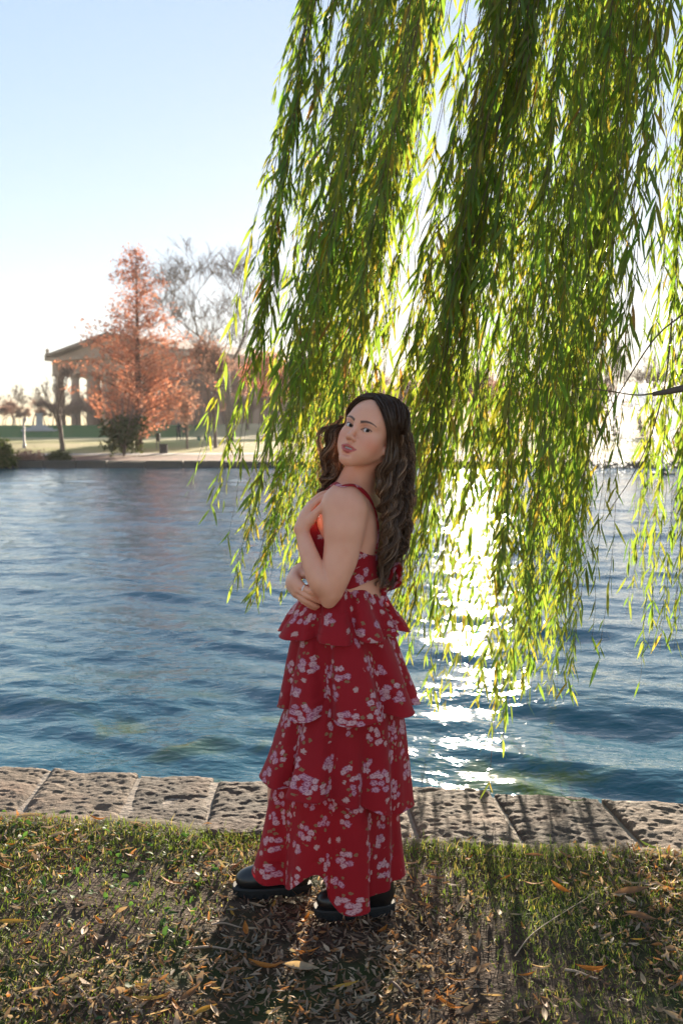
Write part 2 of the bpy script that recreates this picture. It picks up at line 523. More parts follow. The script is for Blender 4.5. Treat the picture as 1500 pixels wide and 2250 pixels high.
def make_kerb():
    root = thing("stone_kerb", "weathered grey and tan stone kerb between the grass and the lake", "kerb", (0, 3.98, 0))
    xs = [-1.33, -0.90, -0.55, -0.13, 0.28, 0.67, 1.12, 1.55]
    rng = random.Random(3)
    while xs[0] > -9: xs.insert(0, xs[0] - rng.uniform(0.34, 0.5))
    while xs[-1] < 9: xs.append(xs[-1] + rng.uniform(0.34, 0.5))
    for k in range(len(xs) - 1):
        xa, xb = xs[k] + 0.008, xs[k + 1] - 0.008
        hi = abs((xa + xb) / 2) < 2.2
        n, m, q = (64, 84, 18) if hi else (12, 14, 5)
        # profile round the top: front face down on the grass side, top, water side face
        u = np.linspace(0, 1, n)
        prof = np.concatenate([np.stack([np.zeros(q), np.linspace(-0.14, 0, q, endpoint=False)], 1),
                               np.stack([np.linspace(0, 1, m), np.zeros(m)], 1),
                               np.stack([np.ones(q), np.linspace(0, -0.6, q + 1)[1:]], 1)])
        U, W = np.meshgrid(u, prof[:, 0])
        Zp = np.repeat(prof[:, 1][:, None], n, 1)
        tilt = rng.uniform(-0.012, 0.012)
        skew = rng.uniform(-0.03, 0.03) - 0.03
        X = xa + (xb - xa) * U + skew * (W - 0.5)
        yn, yf = kerb_near(X) - rng.uniform(0.0, 0.03), kerb_far(X) + rng.uniform(-0.02, 0.03)
        Y = yn + (yf - yn) * W
        if hi:
            Y = Y + (W > 0.8) * 0.03 * fbm(X * 6, Y * 0 + k, 0, 3, 40)
        edge = np.minimum(np.minimum(U, 1 - U) * (xb - xa), np.minimum(W + 1e-3, 1.001 - W) * 0.6)
        rnd = -0.016 * np.exp(-edge / 0.012)
        Z = 0.004 + rng.uniform(-0.008, 0.008) + tilt * (U - 0.5) + Zp + rnd
        topm = (Zp > -0.05)
        bumps = 0.006 * fbm(X * 5, Y * 5, k, 3, 50) + 0.0030 * fbm(X * 34, Y * 50, k, 4, 51)
        pits = -0.009 * np.clip(fbm(X * 5 + 1.5 * fbm(X * 5, Y * 5, 0, 2, 60), Y * 7 + fbm(X * 7, Y * 7, 3, 2, 61), k * 3.1, 5, 52) - 0.15, 0, 0.8)
        Z = Z + topm * (bumps + pits)
        side = (W > 0.999)
        Y = Y + side * 0.02 * fbm(X * 9, Z * 9, k, 3, 53)
        ny, nx = X.shape
        i = np.arange(ny - 1)[:, None] * nx + np.arange(nx - 1)[None, :]
        Fq = np.stack([i, i + 1, i + nx + 1, i + nx], -1).reshape(-1, 4)
        V = np.stack([X, Y - 3.98, Z], -1).reshape(-1, 3)
        # end walls
        b = len(V)
        lo = V.reshape(ny, nx, 3)
        ends = []
        EV = []
        for side_i in (0, nx - 1):
            col_idx = np.arange(ny) * nx + side_i
            low = V[col_idx].copy(); low[:, 2] = -0.6
            EV.append(low)
            e = b + len(np.concatenate(EV)) - ny + np.arange(ny)
            ends.append(np.stack([col_idx[:-1], col_idx[1:], e[1:], e[:-1]], 1))
        V = np.concatenate([V] + EV)
        add_obj("kerb_stone", np_mesh("kerb_stone", V, [Fq] + ends), M_STONE, root)
    # mortar bed below the stones' edges
    X = np.linspace(-9, 9, 60)
    V = np.concatenate([np.stack([X, kerb_near(X) + 0.02 - 3.98, 0 * X - 0.012], 1), np.stack([X, kerb_far(X) - 0.03 - 3.98, 0 * X - 0.012], 1),
                        np.stack([X, kerb_far(X) - 0.03 - 3.98, 0 * X - 0.6], 1)])
    i = np.concatenate([np.arange(59), np.arange(59) + 60])
    add_obj("mortar_bed", np_mesh("mortar_bed", V, np.stack([i, i + 1, i + 61, i + 60], 1), False), plain("mortar", (0.24, 0.19, 0.15), 0.95, 0.3, 30, 0.5), root)
make_kerb()
# ------------------------------------------------------------------ implicit modelling (bodies, boots): fields on a grid, surface nets
class Field:
    def __init__(self, lo, hi, h):
        self.lo, self.h = np.asarray(lo, float), h
        self.n = np.ceil((np.asarray(hi, float) - self.lo) / h).astype(int) + 1
        self.D = np.full(self.n, 0.2, dtype=np.float32)
        self.ax = [(self.lo[i] + h * np.arange(self.n[i])).astype(np.float32) for i in range(3)]
    def clone(self):
        g = Field.__new__(Field)
        g.lo, g.h, g.n, g.ax, g.D = self.lo, self.h, self.n, self.ax, self.D.copy()
        return g
    def box(self, lo, hi, pad):
        sl = []
        for i in range(3):
            a = int(np.clip(math.floor((lo[i] - pad - self.lo[i]) / self.h), 0, self.n[i]))
            b = int(np.clip(math.ceil((hi[i] + pad - self.lo[i]) / self.h) + 1, 0, self.n[i]))
            if b <= a: return None
            sl.append(slice(a, b))
        return tuple(sl)
    def pts(self, sl):
        return np.meshgrid(self.ax[0][sl[0]], self.ax[1][sl[1]], self.ax[2][sl[2]], indexing='ij')
    def put(self, sl, d, k, op='u'):
        D = self.D[sl]
        if op == 'u':
            if k > 0:
                hh = np.maximum(k - np.abs(D - d), 0) / k
                self.D[sl] = np.minimum(D, d) - hh * hh * k * 0.25
            else:
                self.D[sl] = np.minimum(D, d)
        else:
            d = -d
            if k > 0:
                hh = np.maximum(k - np.abs(D - d), 0) / k
                self.D[sl] = np.maximum(D, d) + hh * hh * k * 0.25
            else:
                self.D[sl] = np.maximum(D, d)
    def cone(self, a, b, ra, rb, k=0.02, op='u'):
        a, b = np.asarray(a, float), np.asarray(b, float)
        r = max(ra, rb)
        sl = self.box(np.minimum(a, b) - r, np.maximum(a, b) + r, 0.05 if op == 'u' else 0.01)
        if sl is None: return
        X, Y, Z = self.pts(sl)
        ba = b - a
        L2 = float(ba @ ba) + 1e-12
        t = np.clip(((X - a[0]) * ba[0] + (Y - a[1]) * ba[1] + (Z - a[2]) * ba[2]) / L2, 0, 1)
        d = np.sqrt((X - a[0] - t * ba[0]) ** 2 + (Y - a[1] - t * ba[1]) ** 2 + (Z - a[2] - t * ba[2]) ** 2) - (ra + (rb - ra) * t)
        self.put(sl, d.astype(np.float32), k, op)
    def chain(self, pts, rad, k=0.02):
        """one smooth tapered limb through the points"""
        C = np.column_stack([np.array(pts, float), np.array(rad, float)])
        C = smooth_path(C, (len(C) - 1) * 5 + 1) if len(C) > 2 else C
        P, R = C[:, :3], C[:, 3]
        r = R.max()
        sl = self.box(P.min(0) - r, P.max(0) + r, 0.05)
        if sl is None: return
        X, Y, Z = self.pts(sl)
        best = None
        for i in range(len(P) - 1):
            a, ba = P[i].astype(np.float32), (P[i + 1] - P[i]).astype(np.float32)
            L2 = float(ba @ ba) + 1e-12
            t = np.clip(((X - a[0]) * ba[0] + (Y - a[1]) * ba[1] + (Z - a[2]) * ba[2]) / L2, 0, 1)
            d = np.sqrt((X - a[0] - t * ba[0]) ** 2 + (Y - a[1] - t * ba[1]) ** 2 + (Z - a[2] - t * ba[2]) ** 2) - (R[i] + (R[i + 1] - R[i]) * t)
            best = d if best is None else np.minimum(best, d)
        self.put(sl, best.astype(np.float32), k)
    def ell(self, c, r, M=None, k=0.02, op='u'):
        """ellipsoid, M rows = its axes in world"""
        c, r = np.asarray(c, float), np.asarray(r, float)
        M = np.eye(3) if M is None else np.asarray(M, float)
        ext = np.sqrt(((M * r[:, None]) ** 2).sum(0))
        sl = self.box(c - ext, c + ext, 0.05 if op == 'u' else 0.01)
        if sl is None: return
        X, Y, Z = self.pts(sl)
        X, Y, Z = X - c[0], Y - c[1], Z - c[2]
        q = [(M[i][0] * X + M[i][1] * Y + M[i][2] * Z) for i in range(3)]
        k0 = np.sqrt(sum((q[i] / r[i]) ** 2 for i in range(3)))
        k1 = np.sqrt(sum((q[i] / r[i] ** 2) ** 2 for i in range(3)))
        d = np.where(k0 < 0.05, -r.min(), k0 * (k0 - 1) / np.maximum(k1, 1e-6))
        self.put(sl, d.astype(np.float32), k, op)
    def merge(self, other, k=0.01):
        self.put((slice(None),) * 3, other.D, k)
    def surface(self):
        D = self.D
        nx, ny, nz = D.shape
        S = D < 0
        cell = np.zeros((nx - 1, ny - 1, nz - 1), dtype=np.int8)
        for a in (0, 1):
            for b in (0, 1):
                for c in (0, 1):
                    cell += S[a:nx - 1 + a, b:ny - 1 + b, c:nz - 1 + c]
        act = (cell > 0) & (cell < 8)
        I = np.argwhere(act)
        idx = np.full(act.shape, -1, dtype=np.int64)
        idx[act] = np.arange(len(I))
        acc = np.zeros((len(I), 3)); cnt = np.zeros(len(I))
        corners = [(a, b, c) for a in (0, 1) for b in (0, 1) for c in (0, 1)]
        val = {co: D[I[:, 0] + co[0], I[:, 1] + co[1], I[:, 2] + co[2]].astype(float) for co in corners}
        for i, p in enumerate(corners):
            for q in corners[i + 1:]:
                if sum(abs(p[j] - q[j]) for j in range(3)) != 1: continue
                va, vb = val[p], val[q]
                m = (va < 0) != (vb < 0)
                t = np.where(m, va / np.where(m, va - vb, 1), 0)
                acc += m[:, None] * (np.array(p) + t[:, None] * (np.array(q) - np.array(p)))
                cnt += m
        V = (I + acc / cnt[:, None]) * self.h + self.lo
        quads = []
        for axis in range(3):
            sl0 = [slice(1, -1)] * 3; sl1 = [slice(1, -1)] * 3
            sl0[axis] = slice(0, -1); sl1[axis] = slice(1, None)
            a, b = S[tuple(sl0)], S[tuple(sl1)]
            E = np.argwhere(a != b)
            if not len(E): continue
            flip = a[E[:, 0], E[:, 1], E[:, 2]]
            P = E + 1
            P[:, axis] -= 1
            u, v = (axis + 1) % 3, (axis + 2) % 3
            def at(du, dv):
                Q = P.copy(); Q[:, u] -= du; Q[:, v] -= dv
                return idx[Q[:, 0], Q[:, 1], Q[:, 2]]
            q = np.stack([at(1, 1), at(0, 1), at(0, 0), at(1, 0)], 1)
            q[~flip] = q[~flip][:, ::-1]
            quads.append(q[(q >= 0).all(1)])
        return V, np.concatenate(quads)
# ------------------------------------------------------------------ the woman: frame of her torso and head
W_Y = 3.12
_fa = math.radians(22)
FW = np.array([-math.cos(_fa), math.sin(_fa), 0.0])          # where her chest points
LF = np.array([-math.sin(_fa), -math.cos(_fa), 0.0])         # towards her left, the camera's side
TC = np.array([0.028, W_Y, 0.0])
def T_(a, b, z): return TC + FW * a + LF * b + np.array([0, 0, z])
TM = np.stack([FW, LF, [0, 0, 1.0]])

_yaw, _pit, _rol = math.radians(31), math.radians(15), math.radians(16)
HF = np.array([-math.sin(_yaw) * math.cos(_pit), -math.cos(_yaw) * math.cos(_pit), math.sin(_pit)])
_u0 = np.array([0, 0, 1.0]) - HF[2] * HF; _u0 /= np.linalg.norm(_u0)
_l0 = np.cross(_u0, HF)
HU = math.cos(_rol) * _u0 + math.sin(_rol) * _l0
HL = math.cos(_rol) * _l0 - math.sin(_rol) * _u0
HM = np.stack([HL, HF, HU])                                   # rows: her left, forward, up
HC = at_y(785, 937, 2.975) - HM.T @ np.array([0, 0.078, 0.0])
def H_(x, y, z): return HC + HM.T @ np.array([x, y, z], float)

person = thing("person", "woman in a red floral tiered dress and black boots looking back over her shoulder", "person", (TC[0], TC[1], 0))

def to_person(V):
    return V - np.array([TC[0], TC[1], 0.0])

def head_field(B):
    k = 0.02
    B.ell(H_(0, -0.020, 0.034), (0.0735, 0.094, 0.080), HM, 0.0)
    B.ell(H_(0, 0.022, 0.022), (0.062, 0.060, 0.066), HM, 0.03)            # forehead
    B.ell(H_(0, 0.022, -0.040), (0.055, 0.056, 0.066), HM, 0.03)           # mid face
    for s in (-1, 1):
        B.cone(H_(s * 0.046, -0.004, -0.050), H_(s * 0.013, 0.060, -0.099), 0.019, 0.0140, 0.03)   # jaw
        B.ell(H_(s * 0.0415, 0.044, -0.030), (0.022, 0.024, 0.021), HM, 0.03)                       # cheekbone
        B.ell(H_(s * 0.033, 0.050, -0.058), (0.020, 0.020, 0.026), HM, 0.03)                       # cheek
    B.ell(H_(0, 0.067, -0.099), (0.019, 0.015, 0.0145), HM, 0.022)         # chin
    B.ell(H_(0, 0.066, -0.068), (0.027, 0.018, 0.024), HM, 0.02)           # muzzle
    for s in (-1, 1):                                                       # brow and eye socket
        B.cone(H_(s * 0.012, 0.074, 0.017), H_(s * 0.044, 0.062, 0.019), 0.0085, 0.0080, 0.02)
        B.ell(H_(s * 0.0315, 0.090, -0.002), (0.0185, 0.021, 0.0115), HM, 0.014, 'd')
    # nose
    B.cone(H_(0, 0.074, 0.010), H_(0, 0.098, -0.034), 0.0068, 0.0080, 0.012)
    B.ell(H_(0, 0.1005, -0.0370), (0.0088, 0.0085, 0.0078), HM, 0.008)
    for s in (-1, 1):
        B.ell(H_(s * 0.0110, 0.0885, -0.0410), (0.0060, 0.0100, 0.0064), HM, 0.008)
        B.ell(H_(s * 0.0062, 0.0965, -0.0475), (0.0034, 0.0048, 0.0038), HM, 0.003, 'd')
    B.cone(H_(0, 0.0875, -0.050), H_(0, 0.086, -0.058), 0.003, 0.003, 0.006, 'd')
    # eyelids round the eyeballs, opened as an almond
    for s in (-1, 1):
        e = H_(s * 0.0315, 0.0655, -0.002)
        B.ell(e, (0.0150, 0.0138, 0.0135), HM, 0.006)
        EM = np.stack([HL + s * 0.10 * HU, HF, HU - s * 0.10 * HL])
        B.ell(H_(s * 0.0315, 0.0800, -0.0030), (0.0145, 0.0125, 0.0046), EM, 0.0015, 'd')
    # lips, parted in a small smile
    for s in (-1, 1):
        B.chain([H_(s * 0.0275, 0.0690, -0.0672), H_(s * 0.015, 0.0810, -0.0655), H_(s * 0.0045, 0.0868, -0.0635), H_(0, 0.0862, -0.0648)],
                [0.0020, 0.0046, 0.0054, 0.0050], 0.004)
        B.chain([H_(s * 0.0275, 0.0690, -0.0675), H_(s * 0.015, 0.0795, -0.0755), H_(0, 0.0840, -0.0792)], [0.0018, 0.0050, 0.0060], 0.004)
        B.ell(H_(s * 0.031, 0.066, -0.0655), (0.004, 0.005, 0.004), HM, 0.006, 'd')
    B.ell(H_(0, 0.0865, -0.0700), (0.0165, 0.0125, 0.0029), HM, 0.0015, 'd')
    B.ell(H_(0, 0.086, -0.0890), (0.016, 0.008, 0.0045), HM, 0.008, 'd')
    # ears
    for s in (-1, 1):
        E = np.stack([HL * math.cos(0.35) * s - HF * math.sin(0.35), HF * math.cos(0.35) + HL * s * math.sin(0.35), HU])
        B.ell(H_(s * 0.0735, -0.014, -0.014), (0.0065, 0.0165, 0.0285), E, 0.008)
        B.ell(H_(s * 0.0700, -0.006, -0.037), (0.0070, 0.0085, 0.0110), E, 0.008)
        B.ell(H_(s * 0.0805, -0.012, -0.010), (0.0055, 0.0095, 0.0165), E, 0.004, 'd')

def torso_field(B):
    B.ell(T_(0.000, 0, 1.215), (0.100, 0.140, 0.175), TM, 0.0)
    B.ell(T_(-0.022, 0.055, 1.25), (0.075, 0.075, 0.12), TM, 0.04)
    B.ell(T_(-0.022, -0.055, 1.25), (0.075, 0.075, 0.12), TM, 0.04)
    B.ell(T_(0.0, 0, 1.07), (0.088, 0.120, 0.12), TM, 0.06)
    B.ell(T_(-0.010, 0, 0.95), (0.110, 0.145, 0.13), TM, 0.06)
    B.cone(T_(-0.012, 0.115, 1.330), T_(-0.012, -0.135, 1.330), 0.052, 0.052, 0.04)
    for s in (-1, 1):
        B.ell(T_(0.082, s * 0.066, 1.205), (0.058, 0.062, 0.062), TM, 0.035)
        B.cone(T_(-0.022, s * 0.03, 1.405), T_(-0.012, s * 0.135, 1.352), 0.036, 0.028, 0.035)
    B.cone(T_(-0.020, 0.0, 1.36), H_(0, -0.022, -0.055), 0.054, 0.046, 0.035)
    # the muscle from behind the ear to the collar bone, standing out with the turned head
    B.cone(H_(0.050, -0.030, -0.062), T_(0.055, 0.02, 1.372), 0.015, 0.012, 0.02)

LS, LU, LE = at_y(760, 1124, 2.985), at_y(750, 1214, 2.960), at_y(726, 1297, 2.945)
LW = at_y(661, 1163, 3.005)
RS, RE, RW = T_(-0.012, -0.170, 1.330), T_(0.060, -0.215, 1.06), at_y(664, 1252, 3.085)

def arm_fields(B):
    B.ell(LS + np.array([-0.004, -0.002, 0.004]), (0.056, 0.054, 0.062), None, 0.03)
    A = B.clone(); A.D[:] = 0.2
    B.cone(LS, at_y(755, 1165, 2.968), 0.054, 0.0560, 0.035)
    A.chain([at_y(755, 1160, 2.968), LU, at_y(737, 1262, 2.945), LE, at_y(722, 1318, 2.95)], [0.0555, 0.0540, 0.0465, 0.0385, 0.026], 0.02)
    B.merge(A, 0.014)
    F = B.clone(); F.D[:] = 0.2
    F.chain([LE, at_y(700, 1272, 2.930), at_y(680, 1222, 2.955), at_y(668, 1183, 2.99), LW], [0.0395, 0.0350, 0.0285, 0.0228, 0.0205], 0.02)
    B.merge(F, 0.0025)
    B.chain([RS, T_(0.02, -0.205, 1.20), RE], [0.056, 0.052, 0.042], 0.02)
    B.chain([RE, T_(0.13, -0.12, 1.075), RW], [0.042, 0.036, 0.024], 0.015)

LH_RING = []
def hand_fields(B):
    # her left hand laid on the chest, seen from the thumb side
    F = B.clone(); F.D[:] = 0.2
    w = LW
    mcp = [at_y(684, 1114, 3.020), at_y(682, 1109, 3.040), at_y(680, 1110, 3.060), at_y(677, 1115, 3.080)]
    for i, m in enumerate(mcp):
        wr = w + np.array([0.002, (i - 1.2) * 0.010, 0.004])
        F.chain([wr, (wr + m) / 2 + np.array([-0.003, 0, 0.003]), m], [0.0165, 0.0150, 0.0110], 0.014)
    pip = [at_y(706, 1095, 3.030), at_y(706, 1088, 3.052), at_y(702, 1089, 3.074), at_y(697, 1096, 3.092)]
    dip = [at_y(727, 1085, 3.040), at_y(729, 1079, 3.062), at_y(724, 1080, 3.084), at_y(714, 1088, 3.1)]
    tip = [at_y(743, 1080, 3.050), at_y(746, 1074, 3.072), at_y(740, 1076, 3.094), at_y(726, 1085, 3.108)]
    for i in range(4):
        s = 0.9 if i == 3 else 1.0
        F.chain([mcp[i], pip[i], dip[i], tip[i]], [0.0105 * s, 0.0092 * s, 0.0080 * s, 0.0068 * s], 0.004)
    F.chain([w + np.array([0.012, -0.006, 0.010]), at_y(684, 1140, 2.995), at_y(698, 1122, 2.992), at_y(709, 1111, 2.996), at_y(717, 1102, 3.002)],
            [0.016, 0.0150, 0.0108, 0.0098, 0.0070], 0.010)
    B.merge(F, 0.010)
    # her right hand closed round the left elbow
    G = B.clone(); G.D[:] = 0.2
    mc2 = [at_y(664, 1289, 2.955), at_y(656, 1297, 2.965), at_y(651, 1303, 2.985), at_y(650, 1306, 3.005)]
    for i, m in enumerate(mc2):
        wr = RW + np.array([-0.006 - 0.004 * i, -0.012 + 0.012 * i, 0.0 - 0.004 * i])
        mid = (wr + m) / 2 + np.array([-0.016, -0.012, 0.0])
        G.chain([wr, mid, m], [0.019, 0.0165, 0.0115], 0.014)
    p2 = [at_y(681, 1299, 2.935), at_y(676, 1309, 2.940), at_y(670, 1318, 2.955), at_y(668, 1322, 2.98)]
    d2 = [at_y(697, 1307, 2.950), at_y(694, 1318, 2.955), at_y(688, 1329, 2.965), at_y(684, 1333, 2.99)]
    t2 = [at_y(709, 1312, 2.965), at_y(706, 1323, 2.970), at_y(698, 1333, 2.980), at_y(694, 1338, 3.0)]
    for i in range(4):
        s = 0.88 if i == 3 else 1.0
        G.chain([mc2[i], p2[i], d2[i], t2[i]], [0.0108 * s, 0.0095 * s, 0.0084 * s, 0.0070 * s], 0.003)
    G.chain([RW + np.array([0.0, -0.01, 0.012]), at_y(668, 1262, 3.02), at_y(680, 1262, 3.0)], [0.014, 0.012, 0.010], 0.010)
    B.merge(G, 0.005)
    return (mc2[0] * 0.62 + p2[0] * 0.38, p2[0] - mc2[0]), (mcp[3] * 0.75 + pip[3] * 0.25, pip[3] - mcp[3])

def skin_colour(V):
    Q = (V - HC) @ HM.T                                   # head coordinates
    x, y, z = Q[:, 0], Q[:, 1], Q[:, 2]
    n = len(V)
    base = np.tile(np.array([0.76, 0.368, 0.240]), (n, 1))
    v = fbm(V[:, 0] * 26, V[:, 1] * 26, V[:, 2] * 26, 3, 70)[:, None]
    base = base * (1 + np.array([0.03, 0.06, 0.07]) * v)
    def blend(mask, c):
        nonlocal base
        base = base * (1 - mask[:, None]) + np.array(c) * mask[:, None]
    head = (np.abs(z) < 0.13) & (np.abs(x) < 0.09) & (y > -0.05)
    def blob(cx, cy, cz, rx, ry, rz, hard=1.0):
        d = np.sqrt(((x - cx) / rx) ** 2 + ((y - cy) / ry) ** 2 + ((z - cz) / rz) ** 2)
        return np.clip((1 - d) * hard, 0, 1) * head
    for s in (-1, 1):
        blend(0.8 * blob(s * 0.048, 0.050, -0.040, 0.040, 0.055, 0.034), (0.70, 0.21, 0.13))       # blush
        blend(0.6 * blob(s * 0.033, 0.075, 0.006, 0.026, 0.03, 0.015), (0.38, 0.16, 0.10))        # lid shade
        ex = (x - s * 0.0315) / 0.0150
        tl = 0.10 * s * (x - s * 0.0315)
        upper = -0.0030 + 0.0047 * np.sqrt(np.clip(1 - ex ** 2, 0, 1))
        near = np.clip(1 - np.abs(z - tl - upper - 0.0006) / 0.0032, 0, 1) * (np.abs(ex) < 1.12) * (y > 0.055) * head
        blend(np.clip(near * 1.4, 0, 1) * 0.92, (0.012, 0.008, 0.007))                             # lashes on the upper lid
        lower = -0.0030 - 0.0046 * np.sqrt(np.clip(1 - ex ** 2, 0, 1))
        near = np.clip(1 - np.abs(z - tl - lower) / 0.0022, 0, 1) * (np.abs(ex) < 1.0) * (y > 0.055) * head
        blend(near * 0.7, (0.05, 0.025, 0.02))
        # brow: an arch thinning outwards
        bx = np.abs(x) * (np.sign(x) == s)
        u = (bx - 0.0125) / 0.042
        zc = 0.0150 + 0.0085 * np.sin(np.clip(u, 0, 1.05) * 2.25) - 0.004 * np.clip(u, 0, 1) ** 2
        th = 0.0052 * (1 - 0.70 * np.clip(u, 0, 1) ** 1.5)
        m = np.clip((1 - np.abs(z - zc) / th) * 2.2, 0, 1) * (u > -0.04) * (u < 1.05) * (y > 0.035) * head
        blend(m * 0.92, (0.030, 0.017, 0.012))
    lipz_u = -0.0592 - 0.0070 * (np.abs(x) / 0.0285) ** 1.5
    lipz_l = -0.0855 + 0.0175 * (np.abs(x) / 0.0285) ** 1.9
    m = (z < lipz_u) & (z > lipz_l) & (np.abs(x) < 0.0282) & (y > 0.063) & head
    blend(m * 0.9, (0.46, 0.075, 0.070))
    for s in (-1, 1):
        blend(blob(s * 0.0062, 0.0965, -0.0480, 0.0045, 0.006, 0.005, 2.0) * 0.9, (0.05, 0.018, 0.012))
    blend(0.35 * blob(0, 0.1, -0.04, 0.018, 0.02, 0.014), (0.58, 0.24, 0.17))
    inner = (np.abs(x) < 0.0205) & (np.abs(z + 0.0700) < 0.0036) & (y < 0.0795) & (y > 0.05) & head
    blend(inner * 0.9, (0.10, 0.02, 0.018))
    return np.clip(base, 0, 1)

def skin_mat():
    t = NT("skin")
    tint = t.n("Attribute", {"attribute_name": "tint"}).outputs["Color"]
    pos = t.n("TexCoord").outputs["Object"]
    nz = t.noise(pos, 420.0, 3)
    b = t.bsdf(Base_Color=tint, Roughness=0.46, Specular_IOR_Level=0.42, Subsurface_Weight=0.22, Subsurface_Scale=0.010,
               Normal=t.bump(nz, 0.12, 0.001))
    b.inputs["Subsurface Radius"].default_value = (1.0, 0.35, 0.2)
    return t.m
M_SKIN = skin_mat()

def band_box(field, f, pad=None):
    pass

def make_body():
    B = Field((-0.24, 2.80, 0.84), (0.20, 3.50, 1.69), 0.0023)
    torso_field(B)
    TF = B.clone()
    arm_fields(B)
    Hd = B.clone(); Hd.D[:] = 0.2
    head_field(Hd)
    B.merge(Hd, 0.016)
    ring1, ring2 = hand_fields(B)
    global BODY
    BODY = B
    V, Q = B.surface()
    soft = (V[:, 2] < 1.375)
    for c, r in ((at_y(688, 1110, 3.03), 0.075), (at_y(672, 1300, 2.97), 0.065)):
        soft &= np.linalg.norm(V - c, axis=1) > r
    for _ in range(6):                                     # ease the limbs' surface
        acc = np.zeros_like(V); cnt = np.zeros(len(V))
        for i in range(4):
            for j in (1, 3):
                for ax in range(3):
                    acc[:, ax] += np.bincount(Q[:, i], V[Q[:, (i + j) % 4], ax], len(V))
                cnt += np.bincount(Q[:, i], minlength=len(V))
        V = np.where(soft[:, None], 0.4 * V + 0.6 * acc / np.maximum(cnt, 1)[:, None], V)
    col = skin_colour(V)
    # legs under the skirt, down into the boots
    LV, LQ, n = [], [], len(V)
    legs = [([T_(-0.01, -0.075, 0.93), at_y(640, 1640, 3.22), np.array([-0.205, 3.255, 0.16])], [0.085, 0.058, 0.042]),
            ([T_(-0.02, 0.075, 0.93), at_y(790, 1660, 3.06), np.array([0.085, 3.09, 0.16])], [0.085, 0.058, 0.042])]
    for p, r in legs:
        c = smooth_path(np.column_stack([np.array(p), r]), 14)
        tv, tq = tube_arrays(c[:, :3], c[:, 3], 14)
        LV.append(tv); LQ.append(tq + n); n += len(tv)
    Vall = np.concatenate([V] + LV)
    call = np.concatenate([col, np.tile([0.76, 0.368, 0.240], (n - len(V), 1))])
    o = add_obj("body", np_mesh("body", to_person(Vall), [Q] + LQ, True, col=call), M_SKIN, person)
    return TF, ring1, ring2
TORSO, RING1, RING2 = make_body()

# eyes, teeth
def uv_sphere(c, r, n=20, m=14):
    th = np.linspace(0, math.pi, m); ph = np.linspace(0, 2 * math.pi, n, endpoint=False)
    V = np.array([[math.sin(a) * math.cos(b), math.sin(a) * math.sin(b), math.cos(a)] for a in th for b in ph]) * r + np.asarray(c)
    F = [[i * n + k, i * n + (k + 1) % n, (i + 1) * n + (k + 1) % n, (i + 1) * n + k] for i in range(m - 1) for k in range(n)]
    return V, np.array(F)

def eye_mat():
    t = NT("eye")
    tint = t.n("Attribute", {"attribute_name": "tint"}).outputs["Color"]
    t.bsdf(Base_Color=tint, Roughness=0.12, Specular_IOR_Level=0.22)
    return t.m
def make_face_parts():
    me_ = eye_mat()
    look = np.array([0, 0, CAM_Z]) - HC
    look = HM @ look
    for s in (-1, 1):
        c = np.array([s * 0.0315, 0.0658, -0.002])
        V, Fq = uv_sphere((0, 0, 0), 0.0122, 48, 32)
        g = look - c + np.array([0.12, 0, -0.02])
        g /= np.linalg.norm(g)
        ang = np.degrees(np.arccos(np.clip((V / 0.0122) @ g, -1, 1)))
        col = np.tile([0.62, 0.56, 0.53], (len(V), 1))
        col[ang < 33] = [0.010, 0.006, 0.004]
        col[(ang < 27) & (ang > 14)] = [0.030, 0.014, 0.007]
        col[ang < 13] = [0.004, 0.003, 0.003]
        W = (V + c) @ HM + HC
        add_obj("eye", np_mesh("eye", to_person(W), Fq, True, col=col), me_, person)
    # upper teeth as one shallow arc
    xs = np.linspace(-0.0145, 0.0145, 23)
    rows = []
    for z, off in ((-0.0660, 0), (-0.0690, 0.0012), (-0.0722, 0.0002)):
        rows.append(np.stack([xs, 0.0815 - 9.0 * xs ** 2 + off, np.full_like(xs, z) - (0.0004 * (np.arange(23) % 4 == 0))], 1))
    V = np.concatenate(rows) @ HM + HC
    n = 23
    i = np.concatenate([np.arange(n - 1), np.arange(n - 1) + n])
    add_obj("teeth", np_mesh("teeth", to_person(V), np.stack([i, i + 1, i + n + 1, i + n], 1)), plain("tooth_enamel", (0.55, 0.50, 0.45), 0.3, 0.03), person)
make_face_parts()
# ------------------------------------------------------------------ dress
def sample(Fd, P):
    P = np.atleast_2d(P)
    g = (P - Fd.lo) / Fd.h
    i = np.clip(np.floor(g).astype(int), 0, Fd.n - 2)
    f = np.clip(g - i, 0, 1)
    r = 0
    for a in (0, 1):
        for b in (0, 1):
            for c in (0, 1):
                w = np.where(a, f[:, 0], 1 - f[:, 0]) * np.where(b, f[:, 1], 1 - f[:, 1]) * np.where(c, f[:, 2], 1 - f[:, 2])
                r = r + w * Fd.D[i[:, 0] + a, i[:, 1] + b, i[:, 2] + c]
    return r
def grad(Fd, P, e=0.004):
    P = np.atleast_2d(P)
    G = np.stack([sample(Fd, P + np.eye(3)[i] * e) - sample(Fd, P - np.eye(3)[i] * e) for i in range(3)], 1)
    return G / (np.linalg.norm(G, axis=1, keepdims=True) + 1e-9)
def snap(Fd, P, off=0.0):
    P = np.array(P, float)
    for _ in range(12):
        P = P - (sample(Fd, P) - off)[:, None] * grad(Fd, P) * 0.8
    return P
def hit_body(px, py, y0=2.82, y1=3.3):
    ys = np.arange(y0, y1, 0.001)
    P = np.array([at_y(px, py, y) for y in ys])
    d = sample(BODY, P)
    k = np.argmax(d < 0)
    return P[k] if (d < 0).any() else None

